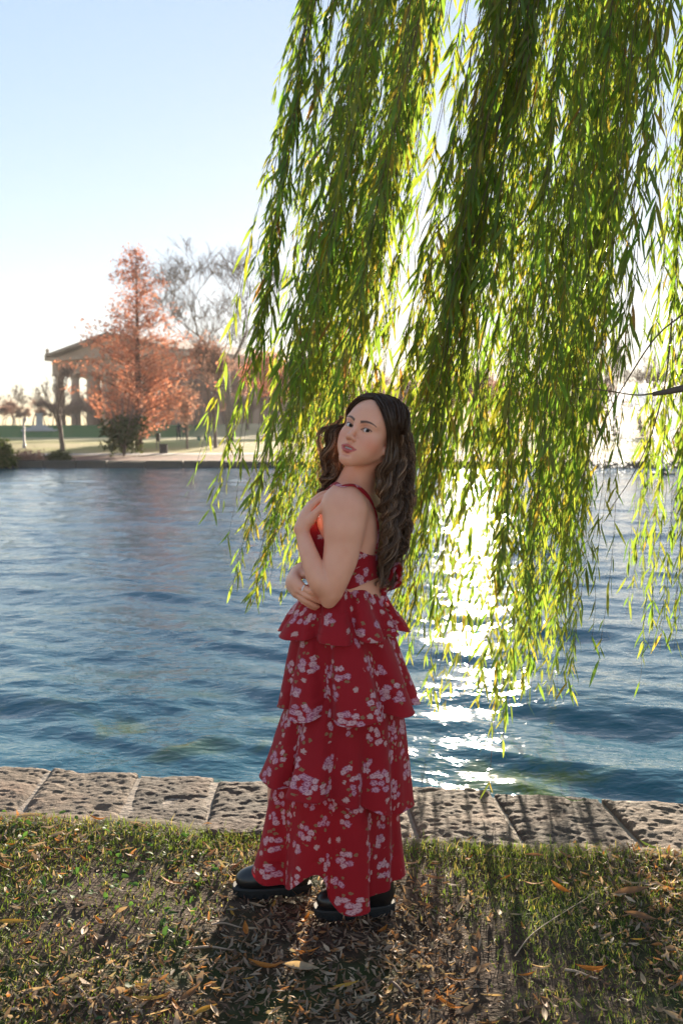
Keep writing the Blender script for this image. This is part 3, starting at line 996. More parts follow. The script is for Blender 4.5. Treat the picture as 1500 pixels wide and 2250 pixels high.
def floral_mat():
    t = NT("red_floral_crepe")
    uv = t.n("UVMap").outputs[0]
    uv2 = t.vmath('MULTIPLY', uv, (1, 1, 0)).outputs[0]
    # warp so that outlines are not geometric
    wob = t.n("TexNoise", Vector=uv2, Scale=120.0, Detail=3.0)
    w = t.vmath('SCALE', t.vmath('SUBTRACT', wob.outputs["Color"], (0.5, 0.5, 0.5)).outputs[0], scale=0.011).outputs[0]
    p = t.vmath('ADD', uv2, w).outputs[0]
    # bouquets: one per large cell
    big = t.n("TexVoronoi", {"voronoi_dimensions": '2D'}, Vector=p, Scale=12.0, Randomness=0.6)
    loc = t.vmath('SUBTRACT', t.vmath('SCALE', p, scale=12.0).outputs[0], t.vmath('SCALE', big.outputs["Position"], scale=12.0).outputs[0]).outputs[0]
    dbig = t.vmath('LENGTH', loc).outputs["Value"]
    rnd = t.n("SeparateColor", Color=big.outputs["Color"])
    # blossoms: small cells, kept inside the bouquet
    sm = t.n("TexVoronoi", {"voronoi_dimensions": '2D'}, Vector=p, Scale=58.0, Randomness=1.0)
    sc = t.n("SeparateColor", Color=sm.outputs["Color"])
    smpos = t.vmath('SCALE', sm.outputs["Position"], scale=12.0).outputs[0]
    dc = t.vmath('LENGTH', t.vmath('SUBTRACT', smpos, t.vmath('SCALE', big.outputs["Position"], scale=12.0).outputs[0]).outputs[0]).outputs["Value"]
    size = t.math('ADD', 0.21, t.math('MULTIPLY', rnd.outputs[0], 0.18))
    inside = t.math('LESS_THAN', dc, size)
    ring2 = t.math('LESS_THAN', dc, t.math('ADD', size, 0.10))
    d = sm.outputs["Distance"]
    petal = t.math('LESS_THAN', d, t.math('ADD', 0.34, t.math('MULTIPLY', t.noise(p, 330.0, 2), 0.36)))
    rings = t.math('SINE', t.math('ADD', t.math('MULTIPLY', d, 17.0), t.math('MULTIPLY', t.noise(p, 300.0, 2), 13.0)))
    pet_col = t.mix(t.step(rings, -0.2, 0.7), (0.66, 0.36, 0.43), (0.38, 0.09, 0.17))
    pet_col = t.mix(t.math('LESS_THAN', sc.outputs[1], 0.5), pet_col, t.mix(t.step(rings, 0.1, 0.9), (0.72, 0.46, 0.47), (0.45, 0.16, 0.23)))
    flower = t.math('MULTIPLY', inside, petal)
    leafm = t.math('MULTIPLY', t.math('MULTIPLY', t.math('SUBTRACT', ring2, inside), t.math('LESS_THAN', d, t.math('MULTIPLY', t.noise(p, 200.0, 2), 0.55))), t.math('GREATER_THAN', sc.outputs[0], 0.25))
    # sprigs between the bouquets
    mid = t.n("TexVoronoi", {"voronoi_dimensions": '2D'}, Vector=t.vmath('ADD', p, (0.37, 0.21, 0)).outputs[0], Scale=21.0, Randomness=0.9)
    mc = t.n("SeparateColor", Color=mid.outputs["Color"])
    sprig = t.math('MULTIPLY', t.math('LESS_THAN', mid.outputs["Distance"], t.math('MULTIPLY', t.noise(p, 260.0, 2), 0.34)), t.math('GREATER_THAN', mc.outputs[2], 0.5))
    sprig = t.math('MULTIPLY', sprig, t.math('GREATER_THAN', dbig, 0.46))
    weave = t.noise(uv2, 900.0, 2)
    red = t.mix(t.noise(uv2, 9.0, 3), (0.340, 0.0085, 0.0165), (0.420, 0.012, 0.022))
    c = t.mix(leafm, red, (0.30, 0.165, 0.085))
    c = t.mix(sprig, c, (0.62, 0.38, 0.36))
    c = t.mix(flower, c, pet_col)
    pr = t.n("BsdfPrincipled", Base_Color=c, Roughness=0.72, Specular_IOR_Level=0.25, Normal=t.bump(t.noise(t.vmath('MULTIPLY', uv2, (1.0, 0.22, 0)).outputs[0], 38.0, 3, 0.6, 0.6), 0.35, 0.006, t.bump(weave, 0.25, 0.0006)))
    pr.inputs["Sheen Weight"].default_value = 0.12
    tr = t.n("BsdfTranslucent", Color=t.mix(1.0, c, (1.2, 0.6, 0.5), 'MULTIPLY'))
    mx = t.n("MixShader", Fac=0.26)
    t.set(mx.inputs[1], pr); t.set(mx.inputs[2], tr)
    return t.surf(mx.outputs[0])
M_FLORAL = floral_mat()

def torso_coords(P):
    R = np.asarray(P) - TC
    return R @ FW, R @ LF, R[:, 2]

dress = None
def make_bodice():
    g = TORSO.clone()
    sl = g.box((-0.24, 2.8, 1.02), (0.2, 3.5, 1.32), 0)
    X, Y, Z = g.pts(sl)
    a = (X - TC[0]) * FW[0] + (Y - TC[1]) * FW[1]
    top = np.interp(a, [-0.13, -0.095, -0.065, -0.045, -0.01, 0.04, 0.085, 0.16], [1.165, 1.175, 1.200, 1.208, 1.180, 1.235, 1.288, 1.290])
    bot = np.interp(a, [-0.13, -0.095, -0.06, -0.02, 0.03, 0.16], [1.112, 1.098, 1.080, 1.068, 1.062, 1.062])
    d = np.maximum(np.maximum(g.D[sl] - 0.0065, Z - top), bot - Z).astype(np.float32)
    b = Field.__new__(Field)
    b.lo = np.array([g.ax[i][sl[i]][0] for i in range(3)]); b.h = g.h; b.D = d; b.n = np.array(d.shape); b.ax = [g.ax[i][sl[i]] for i in range(3)]
    V, Q = b.surface()
    aa, bb, zz = torso_coords(V)
    uv = np.stack([np.arctan2(bb, aa) * 0.125, zz], 1)
    return add_obj("bodice", np_mesh("bodice", to_person(V), Q, True, uv=uv), M_FLORAL, person)
bodice = make_bodice()

def ribbon(path, width_dir, w, normal=None, lift=0.0):
    P = np.asarray(path); Wd = np.asarray(width_dir)
    if Wd.ndim == 1: Wd = np.tile(Wd, (len(P), 1))
    w = np.broadcast_to(np.asarray(w, float), (len(P),))
    k = 5
    offs = np.linspace(-0.5, 0.5, k)
    V = (P[:, None] + Wd[:, None] * (offs[None, :, None] * w[:, None, None]))
    if normal is not None:
        V = V + normal[:, None] * (lift * (1 - (2 * offs[None, :, None]) ** 2))
    i = np.arange(len(P) - 1)[:, None] * k + np.arange(k - 1)[None, :]
    s = np.concatenate([[0], np.cumsum(np.linalg.norm(np.diff(P, axis=0), axis=1))])
    uv = np.stack([np.repeat(s[:, None], k, 1), offs[None, :] * w[:, None]], -1).reshape(-1, 2)
    return V.reshape(-1, 3), np.stack([i, i + 1, i + k + 1, i + k], -1).reshape(-1, 4), uv

def make_straps():
    pix = [(747, 1070), (764, 1067), (781, 1069), (796, 1080), (812, 1098), (823, 1124), (828, 1153), (829, 1178), (828, 1192), (826, 1204), (823, 1216)]
    pts = [hit_body(*p) for p in pix]
    front = [T_(0.10, 0.07, 1.282), T_(0.075, 0.075, 1.34), T_(0.035, 0.08, 1.40)]
    left = [p for p in front] + [p for p in pts if p is not None]
    right = [T_(0.10, -0.07, 1.262), T_(0.075, -0.075, 1.33), T_(0.03, -0.085, 1.40), T_(-0.03, -0.085, 1.40), T_(-0.08, -0.08, 1.33), T_(-0.10, -0.07, 1.25), T_(-0.10, -0.06, 1.18)]
    for c in (left, right):
        P = snap(BODY if c is left else TORSO, smooth_path(np.array(c), 60), 0.0025)
        for _ in range(3):
            P[1:-1] = (P[:-2] + 2 * P[1:-1] + P[2:]) / 4
        N = grad(BODY, P)
        Tn = np.gradient(P, axis=0); Tn /= np.linalg.norm(Tn, axis=1, keepdims=True)
        V, Fq, uv = ribbon(P, np.cross(Tn, N), 0.0165, N, 0.003)
        add_obj("shoulder_strap", np_mesh("shoulder_strap", to_person(V), Fq, True, uv=uv * [1, 1] + [0.3, 0.11]), M_FLORAL, bodice)
make_straps()

# tiered skirt
def zx(px, py, y):
    p = at_y(px, py, y)
    return p
skirt = None
def tier(name, z0, z1, c0, c1, h0, h1, amp, seed, hem=None, nphi=300, ns=44, d0=1.0, d1=0.86, parent=None, extra=None, vtop=0.0):
    """z0/z1 top and hem height, c centre x, h half width in x; folds deepen to the hem"""
    rng = np.random.default_rng(seed)
    phi = np.linspace(0, 2 * math.pi, nphi, endpoint=False)
    s = np.linspace(0, 1, ns)
    fold = np.zeros(nphi)
    for n, wt in ((5, 0.5), (7, 0.8), (9, 0.8), (11, 0.45), (16, 0.22)):
        fold += wt * np.cos(n * phi + rng.uniform(0, 6.28) + 0.5 * np.sin(2 * phi + rng.uniform(0, 6.28)))
    fold = np.tanh(fold * 1.3) * 0.75 + fold * 0.22
    hemv = np.zeros(nphi) if hem is None else hem(phi)
    S, P = np.meshgrid(s, phi, indexing='ij')
    prof = S ** 0.8
    half = h0 + (h1 - h0) * prof
    cx = c0 + (c1 - c0) * S
    A = amp * (0.10 + 0.90 * S ** 1.1) * (S > 0)
    ff = np.stack([np.roll(fold, int(round(2 * math.sin(3 * ss + seed)))) for ss in s])
    swirl = 0.25 * (np.roll(fold, 9) - np.roll(fold, -9))[None, :] * S
    R = half + A * ff - amp * 0.45
    Pw = P + swirl * amp / 0.18
    X = cx + R * np.cos(Pw)
    Y = W_Y + R * (d0 + (d1 - d0) * S) * np.sin(Pw)
    Z = z0 + (z1 - z0) * S + S ** 2 * hemv[None, :] - 0.006 * S * ff + 0.004 * np.sin(7 * P + 9 * S)
    if extra is not None:
        X, Y, Z = extra(X, Y, Z, S, P)
    V = np.stack([X, Y, Z], -1).reshape(-1, 3)
    i = np.arange(ns - 1)[:, None] * nphi
    k = np.arange(nphi)[None, :]
    k2 = (k + 1) % nphi
    Fq = np.stack([i + k, i + nphi + k, i + nphi + k2, i + k2], -1).reshape(-1, 4)
    # thickness: a rolled hem edge
    uv = np.stack([P * (h0 * 0.35 + h1 * 0.75), vtop - Z], -1).reshape(-1, 2)
    hemP = V.reshape(ns, nphi, 3)[-1]
    hv, hq = tube_arrays(np.vstack([hemP, hemP[:1]]), 0.0016, 5)
    huv = np.repeat(np.vstack([uv.reshape(ns, nphi, 2)[-1], uv.reshape(ns, nphi, 2)[-1][:1]]), 5, 0)
    Vt = np.concatenate([V, hv])
    return add_obj(name, np_mesh(name, to_person(Vt), [Fq, hq + len(V)], True, uv=np.concatenate([uv, huv])), M_FLORAL, parent)

def px_x(px, y=W_Y): return (px - 750) / F_PX * y * 1.0
def make_skirt():
    global skirt
    skirt = bpy.data.objects.new("skirt", None)
    COL.objects.link(skirt)
    skirt.parent = person
    # waistband
    t1 = tier("skirt_tier", 1.078, 0.925, 0.004, px_x(751), 0.112, 0.198, 0.030, 4, parent=skirt, vtop=0.0, d0=1.22, d1=1.0)
    t2 = tier("skirt_tier", 0.985, 0.690, 0.0, px_x(763), 0.145, 0.222, 0.031, 11, parent=skirt, vtop=0.37, d0=1.12, d1=0.95)
    def hem3(phi): return -0.05 * np.cos(phi) + 0.01 * np.sin(3 * phi)
    t3 = tier("skirt_tier", 0.755, 0.425, px_x(760), px_x(739), 0.180, 0.240, 0.032, 18, hem=hem3, parent=skirt, vtop=0.91, d0=0.96, d1=0.90)
    def hem4(phi):
        near = np.clip(-np.sin(phi), 0, 1)
        return 0.030 * (1 - near) - 0.035 * np.cos(phi) * near + 0.085 * np.exp(-((phi - 4.48) / 0.22) ** 2) - 0.02 * np.exp(-((phi - 5.1) / 0.3) ** 2) - 0.015 * np.exp(-((phi - 3.85) / 0.3) ** 2) + 0.07 * (np.cos(phi) < -0.6) * np.clip(np.sin(phi) + 0.5, 0, 1)
    t4 = tier("skirt_tier", 0.500, 0.110, px_x(735), px_x(722), 0.200, 0.226, 0.031, 25, hem=hem4, parent=skirt, vtop=1.37, d0=0.88, d1=0.80)
    # inner yoke that carries the tiers
    yk = tier("skirt_lining", 1.05, 0.50, 0.004, px_x(745), 0.106, 0.165, 0.008, 31, parent=skirt, vtop=2.0, d0=1.18, d1=0.9)
make_skirt()

# bow tied at the small of the back
def make_bow():
    bow = bpy.data.objects.new("back_bow", None)
    COL.objects.link(bow)
    bow.parent = person
    k = at_y(843, 1300, 3.07)
    def rib(name, px, w, wd, seed):
        c = np.array([at_y(*q) for q in px])
        P = smooth_path(c, 28)
        wv = smooth_path(np.array(w)[:, None], 28)[:, 0]
        wdv = np.array(wd, float); wdv /= np.linalg.norm(wdv)
        V, Fq, uv = ribbon(P, wdv, wv)
        V = V + 0.0035 * np.sin(uv[:, 0:1] * 120 + uv[:, 1:2] * 200) * np.array([0.3, -1, 0.2])
        add_obj(name, np_mesh(name, to_person(V), Fq, True, uv=uv + [0.11 * seed, 0.07 * seed]), M_FLORAL, bow)
    rib("bow_loop", [(843, 1300, 3.07), (858, 1262, 3.06), (869, 1236, 3.07), (874, 1254, 3.09), (872, 1284, 3.09), (858, 1296, 3.08), (845, 1300, 3.07)],
        [0.014, 0.030, 0.042, 0.046, 0.040, 0.026, 0.014], (0.55, -0.75, 0.15), 1)
    rib("bow_loop", [(843, 1300, 3.08), (852, 1280, 3.13), (860, 1270, 3.17), (862, 1290, 3.18), (846, 1300, 3.09)],
        [0.014, 0.03, 0.04, 0.03, 0.014], (0.5, -0.4, 0.7), 2)
    rib("bow_tail", [(841, 1301, 3.068), (840, 1322, 3.05), (842, 1345, 3.045), (838, 1368, 3.03)], [0.010, 0.018, 0.022, 0.026], (1, -0.3, 0), 3)
    rib("bow_tail", [(844, 1301, 3.07), (848, 1325, 3.06), (856, 1350, 3.05), (868, 1385, 3.05)], [0.010, 0.018, 0.022, 0.028], (0.9, -0.5, 0), 4)
    V, Fq = uv_sphere(k, 0.011, 14, 10)
    add_obj("bow_knot", np_mesh("bow_knot", to_person(V), Fq, True, uv=(V[:, [0, 2]])), M_FLORAL, bow)
make_bow()

# rings
def make_rings():
    gold = plain("ring_gold", (0.72, 0.50, 0.22), 0.25, 0.05, metal=1.0)
    stone = plain("ring_stone", (0.85, 0.85, 0.88), 0.05, 0.02)
    dark = plain("dark_metal_band", (0.03, 0.025, 0.025), 0.35, 0.1, metal=0.6)
    for (c, d), mat, R in ((RING1, gold, 0.0112), (RING2, dark, 0.0105)):
        d = d / np.linalg.norm(d)
        u = np.cross(d, [0, 0, 1.0]); u /= np.linalg.norm(u); v = np.cross(d, u)
        a = np.linspace(0, 2 * math.pi, 37)
        path = c + np.cos(a)[:, None] * u * R + np.sin(a)[:, None] * v * R
        tv, tq = tube_arrays(path, 0.0013, 7)
        o = add_obj("finger_ring", np_mesh("finger_ring", to_person(tv), tq), mat, person)
        if mat is gold:
            mb = MB()
            view = np.array([0, 0, CAM_Z]) - c; view /= np.linalg.norm(view)
            nrm = view - d * (view @ d) + np.array([-0.5, 0, 0]); nrm -= d * (nrm @ d); nrm /= np.linalg.norm(nrm)
            tng = np.cross(d, nrm)
            for k in range(-2, 3):
                g = c + nrm * R * math.cos(k * 0.33) + tng * R * math.sin(k * 0.33) + nrm * 0.0012
                vv, qq = uv_sphere(g, 0.0023, 8, 6)
                mb.add(vv, qq)
            mb.build("gem_row", stone, o, True).location = (-TC[0], -TC[1], 0)
make_rings()

# ------------------------------------------------------------------ boots
def boot_mats():
    t = NT("black_leather")
    pos = t.n("TexCoord").outputs["Object"]
    n = t.noise(pos, 60.0, 4)
    v = t.n("TexVoronoi", Vector=pos, Scale=380.0)
    t.bsdf(Base_Color=t.mix(n, (0.008, 0.008, 0.009), (0.016, 0.015, 0.015)), Roughness=t.math('ADD', 0.24, t.math('MULTIPLY', n, 0.22)),
           Specular_IOR_Level=0.6, Normal=t.bump(v.outputs[0], 0.12, 0.0008))
    return t.m, plain("black_rubber", (0.012, 0.012, 0.012), 0.7, 0.3, 40)
M_LEATHER, M_RUBBER = boot_mats()
def make_boot(loc, rz):
    b = Field((-0.15, -0.07, 0.012), (0.15, 0.07, 0.30), 0.003)
    b.ell((0.078, 0, 0.052), (0.054, 0.043, 0.036), None, 0.0)
    b.ell((0.020, 0, 0.055), (0.075, 0.039, 0.042), None, 0.03)
    b.cone((0.030, 0, 0.066), (-0.050, 0, 0.115), 0.034, 0.045, 0.03)
    b.ell((-0.075, 0, 0.065), (0.045, 0.038, 0.055), None, 0.03)
    b.cone((-0.066, 0, 0.085), (-0.068, 0, 0.285), 0.045, 0.052, 0.03)
    V, Q = b.surface()
    V = V[:]; V[:, 2] = np.maximum(V[:, 2], 0.020)
    c, s_ = math.cos(rz), math.sin(rz)
    def place(P):
        return np.stack([P[:, 0] * c - P[:, 1] * s_ + loc[0], P[:, 0] * s_ + P[:, 1] * c + loc[1], P[:, 2] + loc[2]], 1)
    o = add_obj("boot", np_mesh("boot", to_person(place(V)), Q), M_LEATHER, person)
    # lugged sole
    n = 72
    a = np.linspace(0, 2 * math.pi, n, endpoint=False)
    ox = 0.008 + 0.129 * np.cos(a)
    oy = (0.041 + 0.008 * np.cos(a - 0.2)) * np.sign(np.sin(a)) * np.abs(np.sin(a)) ** 0.62
    lug = 0.0035 * (np.sin(a * 26) > 0)
    rows = []
    for z, g in ((0.0, 0.0), (0.016, 0.0), (0.0165, 0.004), (0.028, 0.005), (0.034, 0.002)):
        k = 1.0 + g / 0.05
        extra = lug if z < 0.0162 else 0 * lug
        rows.append(np.stack([ox * (1 + g / 0.13) + np.cos(a) * extra, oy * k + np.sign(oy) * extra, np.full(n, z) + np.where((ox > -0.045) & (ox < 0.0), 0.010 * (z < 0.001), 0) + 0.010 * np.clip((ox - 0.09) / 0.05, 0, 1) * (z < 0.02)], 1))
    V2 = np.concatenate(rows)
    Fq = [[i * n + k, i * n + (k + 1) % n, (i + 1) * n + (k + 1) % n, (i + 1) * n + k] for i in range(4) for k in range(n)]
    Vc = np.vstack([V2, [[0, 0, 0.005]], [[0, 0, 0.034]]])
    Ft = [[(k + 1) % n, k, len(V2)] for k in range(n)] + [[4 * n + k, 4 * n + (k + 1) % n, len(V2) + 1] for k in range(n)]
    add_obj("sole", np_mesh("sole", to_person(place(Vc)), [np.array(Fq), np.array(Ft)], False), M_RUBBER, o)
make_boot((0.050, 3.105, 0.0), math.radians(180 + 8))
make_boot((-0.225, 3.250, 0.0), math.radians(180 + 4))
# ------------------------------------------------------------------ hair
def hair_mat():
    t = NT("brown_hair")
    tint = t.n("Attribute", {"attribute_name": "tint"}).outputs["Color"]
    p = t.n("BsdfPrincipled", Base_Color=tint, Roughness=0.27, Specular_IOR_Level=0.55)
    tr = t.n("BsdfTranslucent", Color=t.mix(1.0, tint, (2.4, 1.9, 1.5), 'MULTIPLY'))
    mx = t.n("MixShader", Fac=0.28)
    t.set(mx.inputs[1], p); t.set(mx.inputs[2], tr)
    return t.surf(mx.outputs[0])
M_HAIR = hair_mat()
SK_C, SK_R = np.array([0, -0.020, 0.034]), np.array([0.0735, 0.094, 0.080])

def shell(p, off):
    """push a head-space point onto the skull at the given height above it"""
    d = (np.asarray(p, float) - SK_C) / SK_R
    n = np.linalg.norm(d)
    q = SK_C + d / n * SK_R
    nr = d / SK_R; nr /= np.linalg.norm(nr)
    return q + nr * off

def make_hair():
    hair = bpy.data.objects.new("hair", None)
    COL.objects.link(hair)
    hair.parent = person
    rng = np.random.default_rng(77)
    # scalp cap below the strands
    V, Fq = uv_sphere((0, 0, 0), 1.0, 96, 64)
    P = SK_C + V * (SK_R + 0.0045)
    x, y, z = np.abs(P[:, 0]), P[:, 1], P[:, 2]
    zh = np.where(x < 0.05, 0.084 - 0.018 * (x / 0.045) ** 2, 0.062 - (x - 0.05) * 4.0)
    keep = np.where(y > 0.0, z > zh, z > np.where(y < -0.05, -0.075, -0.03))
    Fk = Fq[keep[Fq].all(1)]
    add_obj("scalp", np_mesh("scalp", to_person(P @ HM + HC), Fk, True, col=np.tile([0.020, 0.0115, 0.008], (len(P), 1))), M_HAIR, hair)

    W = []            # guides: control points (world), clump radius, end lightness
    def hw(p): return np.asarray(p) @ HM + HC
    # near side (her left): part -> temple -> behind the ear -> down the back
    right_rows = [(935, 848, 894), (968, 850, 900), (1005, 852, 901), (1045, 834, 903), (1090, 842, 898), (1135, 848, 894), (1180, 846, 888), (1220, 840, 876), (1258, 834, 868), (1294, 828, 860)]
    for g in range(46):
        v = (g + 0.5) / 46
        v = v + rng.uniform(-0.015, 0.015)
        yp = 0.070 - 0.175 * v
        lift = 0.012 + 0.008 * math.sin(math.pi * min(v * 1.2, 1))
        pts = [hw(shell((0.003, yp, 0.12), 0.009)),
               hw(shell((0.040, yp - 0.002 - 0.010 * v, 0.085 - 0.004 * (1 - v)), lift + 0.003)),
               hw(shell((0.066 - 0.004 * (1 - v), np.interp(v, [0, 0.3, 1], [0.040, 0.008, -0.085]), 0.040), lift + 0.004)),
               hw(shell((0.080, np.interp(v, [0, 0.3, 1], [0.014, -0.030, -0.100]), -0.002), lift + 0.006))]
        if v > 0.30: pts = pts[:3]
        if v > 0.62: pts = [pts[0], pts[1], at_y(np.interp(v, [0.6, 1], [872, 882]), np.interp(v, [0.6, 1], [912, 906]), np.interp(v, [0.6, 1], [3.0, 3.09]))]
        w = np.clip(0.04 + 0.92 * v + rng.uniform(-0.10, 0.10), 0, 1)
        end = rng.choice([7, 8, 9, 10, 10, 10])
        dep = np.interp(v, [0, 1], [2.985, 3.10])
        for r, (py, a, b) in enumerate(right_rows[(2 if v <= 0.30 else 0):end]):
            px = a + (b - a) * w + rng.normal(0, 3.0)
            pts.append(at_y(px, py + rng.normal(0, 3), dep + 0.03 * min(r, 3) / 3 + rng.normal(0, 0.006)))
        W.append((np.array(pts), 0.0085, 1, v))
    # far side: part -> far temple -> behind the cheek -> on the far shoulder
    left_rows = [(948, 742, 731), (975, 741, 721), (1003, 743, 716), (1035, 749, 716), (1065, 749, 708), (1092, 742, 703), (1125, 740, 710)]
    for g in range(30):
        v = (g + 0.5) / 30
        yp = 0.070 - 0.16 * v
        pts = [hw(shell((-0.003, yp, 0.12), 0.009)),
               hw(shell((-0.040, yp - 0.004, 0.084), 0.014)),
               hw(shell((-0.066, np.interp(v, [0, 1], [0.040, -0.07]), 0.044), 0.016)),
               hw(shell((-0.082, np.interp(v, [0, 1], [0.016, -0.085]), 0.000), 0.018))]
        w = np.clip(0.05 + 0.9 * (1 - v) + rng.uniform(-0.2, 0.2), 0, 1)
        for r, (py, a, b) in enumerate(left_rows[:rng.choice([5, 6, 7, 7])]):
            px = a + (b - a) * w + rng.normal(0, 2.5)
            pts.append(at_y(px, py + rng.normal(0, 3), np.interp(v, [0, 1], [3.06, 3.14]) + 0.01 * r))
        W.append((np.array(pts), 0.0075, -1, v))
    # loose locks blown out to the left, and flyaways on the right
    for k in range(4):
        j = rng.normal(0, 2.5, (8, 2))
        c = [(752, 916), (742, 930), (722, 937 + 2 * k), (706, 944 + 3 * k), (700 + k, 960 + 4 * k), (703 + k, 984 + 3 * k), (711, 1006 + 4 * k), (716 - k, 1030 + 6 * k)]
        W.append((np.array([at_y(px + a, py + b, 3.055 + 0.004 * i) for i, ((px, py), (a, b)) in enumerate(zip(c, j))]), 0.0045, 0, 0.2))
    for k in range(9):
        py = 990 + 26 * k + rng.uniform(-8, 8)
        px = np.interp(py, [990, 1100, 1200, 1240], [897, 896, 884, 872])
        c = [(px - 12, py - 30), (px + 2, py - 14), (px + 9, py + 2), (px + 8, py + 20), (px - 1, py + 32), (px - 8, py + 28)]
        W.append((np.array([at_y(a + rng.normal(0, 2), b + rng.normal(0, 2), 3.07 + rng.normal(0, 0.01)) for a, b in c]), 0.0035, 0, 0.9))

    for k in range(70):                                   # single stray hairs that catch the light
        py = rng.uniform(880, 1240)
        px = np.interp(py, [880, 910, 957, 1010, 1043, 1096, 1176, 1240], [858, 884, 894, 901, 904, 899, 892, 872])
        d = rng.uniform(4, 16)
        c = [(px - 14, py - 26), (px - 2, py - 8), (px + d * 0.7, py + rng.uniform(-6, 12)), (px + d, py + rng.uniform(14, 30)), (px + d * 0.5, py + rng.uniform(30, 48))]
        W.append((np.array([at_y(a, b, 3.06 + rng.normal(0, 0.012)) for a, b in c]), 0.0012, 0, 0.9))
    for k in range(22):
        py = rng.uniform(925, 1060); px = 708 + rng.uniform(-4, 14); d = rng.uniform(4, 16)
        c = [(px + 12, py - 20), (px, py - 4), (px - d, py + 8), (px - d * 0.6, py + 26), (px + 2, py + 40)]
        W.append((np.array([at_y(a, b, 3.09 + rng.normal(0, 0.012)) for a, b in c]), 0.0012, 0, 0.9))
    M = 38
    stray = []
    for gi, (ctrl, rad, side, v) in enumerate(W):
        G = smooth_path(ctrl, M)
        seg = np.linalg.norm(np.diff(G, axis=0), axis=1)
        s = np.concatenate([[0], np.cumsum(seg)])
        L = s[-1]
        Tn, N, Bn = frames(G)
        # curl: grows below the ear
        lam = rng.uniform(0.085, 0.135)
        ph = rng.uniform(0, 6.28)
        if side != 0:
            amp = 0.0165 * sstep(0.15, 0.33, s) * rng.uniform(0.5, 1.35)
            s2 = s + 0.02 * np.sin(s * 23 + ph)
            G = G + (N * np.cos(2 * math.pi * s2 / lam + ph)[:, None] + Bn * np.sin(2 * math.pi * s2 / lam + ph)[:, None]) * amp[:, None]
        nst = {1: 92, -1: 56, 0: 14}[side] if rad > 0.002 else 2
        tt = s / L
        # strands of the lock
        ang = rng.uniform(0, 6.28, nst); rr = np.sqrt(rng.uniform(0, 1, nst)) * rad
        prof = (0.55 + 0.75 * np.sin(np.pi * np.clip(tt * 0.9 + 0.05, 0, 1))) * (1 - 0.62 * sstep(0.8, 1.0, tt))
        o1 = (np.cos(ang) * rr)[:, None] * prof[None]
        o2 = (np.sin(ang) * rr)[:, None] * prof[None]
        jit = 0.0016 * np.stack([np.interp(tt, np.linspace(0, 1, 7), rng.normal(0, 1, 7)) for _ in range(nst)])
        jit2 = 0.0016 * np.stack([np.interp(tt, np.linspace(0, 1, 7), rng.normal(0, 1, 7)) for _ in range(nst)])
        o1 = o1 + jit; o2 = o2 + jit2
        C = G[None] + N[None] * o1[..., None] + Bn[None] * o2[..., None]      # nst, M, 3
        cut = rng.uniform(0.90, 1.0, nst)
        if side != 0:
            idx = cut[:, None] * np.linspace(0, M - 1, M)[None]
            i0 = np.clip(idx.astype(int), 0, M - 2); fr = (idx - i0)[..., None]
            ar = np.arange(nst)[:, None]
            C = C[ar, i0] * (1 - fr) + C[ar, i0 + 1] * fr
        # keep the strands outside the head and body
        Pf = C.reshape(-1, 3)
        inside = sample(BODY, Pf)
        lim = 0.003
        bad = inside < lim
        if bad.any():
            Pf[bad] = Pf[bad] + grad(BODY, Pf[bad], 0.006) * (lim - inside[bad])[:, None]
        C = Pf.reshape(nst, M, 3)
        tan = np.gradient(C, axis=1); tan /= np.linalg.norm(tan, axis=2, keepdims=True) + 1e-9
        rd = rng.normal(0, 1, (nst, 1, 3)); wd = np.cross(tan, rd); wd /= np.linalg.norm(wd, axis=2, keepdims=True) + 1e-9
        wid = (0.00075 if side else 0.0005) * (1 - 0.6 * sstep(0.75, 1.0, tt))[None, :, None] * rng.uniform(0.7, 1.3, (nst, 1, 1))
        Vv = np.stack([C - wd * wid, C + wd * wid], 2).reshape(-1, 3)
        base = (np.arange(nst)[:, None] * M + np.arange(M - 1)[None]) * 2
        Fq = np.stack([base, base + 1, base + 3, base + 2], -1).reshape(-1, 4)
        # colour: dark roots, lighter lengths, streaks
        streak = rng.uniform(0, 1, (nst, 1)) ** 2.6 * 1.5
        light = sstep(0.12, 0.65, tt)[None] * (0.15 + 0.85 * streak) * (0.62 + 0.38 * math.sin(gi * 2.1))
        c0, c1 = np.array([0.070, 0.039, 0.024]), np.array([0.440, 0.280, 0.170])
        col = c0 + (c1 - c0) * light[..., None]
        col = np.repeat(col.reshape(-1, 3), 2, 0)
        if rad < 0.002:
            stray.append((Vv, Fq, col))
            continue
        add_obj("hair_lock", np_mesh("hair_lock", to_person(Vv), Fq, True, col=col), M_HAIR, hair)
    off, SV, SF, SC = 0, [], [], []
    for a, b, c in stray:
        SV.append(a); SF.append(b + off); SC.append(c); off += len(a)
    so = add_obj("stray_hairs", np_mesh("stray_hairs", to_person(np.concatenate(SV)), np.concatenate(SF), True, col=np.concatenate(SC)), M_HAIR, hair)
    so["kind"] = "stuff"
make_hair()
# ------------------------------------------------------------------ the weeping willow
def willow_mats():
    t = NT("willow_leaf")
    tint = t.n("Attribute", {"attribute_name": "tint"}).outputs["Color"]
    p = t.n("BsdfPrincipled", Base_Color=tint, Roughness=0.38, Specular_IOR_Level=0.45)
    tr = t.n("BsdfTranslucent", Color=t.mix(1.0, tint, (1.75, 1.6, 0.85), 'MULTIPLY'))
    mx = t.n("MixShader", Fac=0.62)
    t.set(mx.inputs[1], p); t.set(mx.inputs[2], tr)
    return t.surf(mx.outputs[0])
M_WILLOW = willow_mats()
M_TWIG = plain("willow_twig", (0.11, 0.075, 0.035), 0.6, 0.3, 30)
M_WBARK = plain("willow_bark", (0.10, 0.075, 0.055), 0.9, 0.45, 14, 0.8)

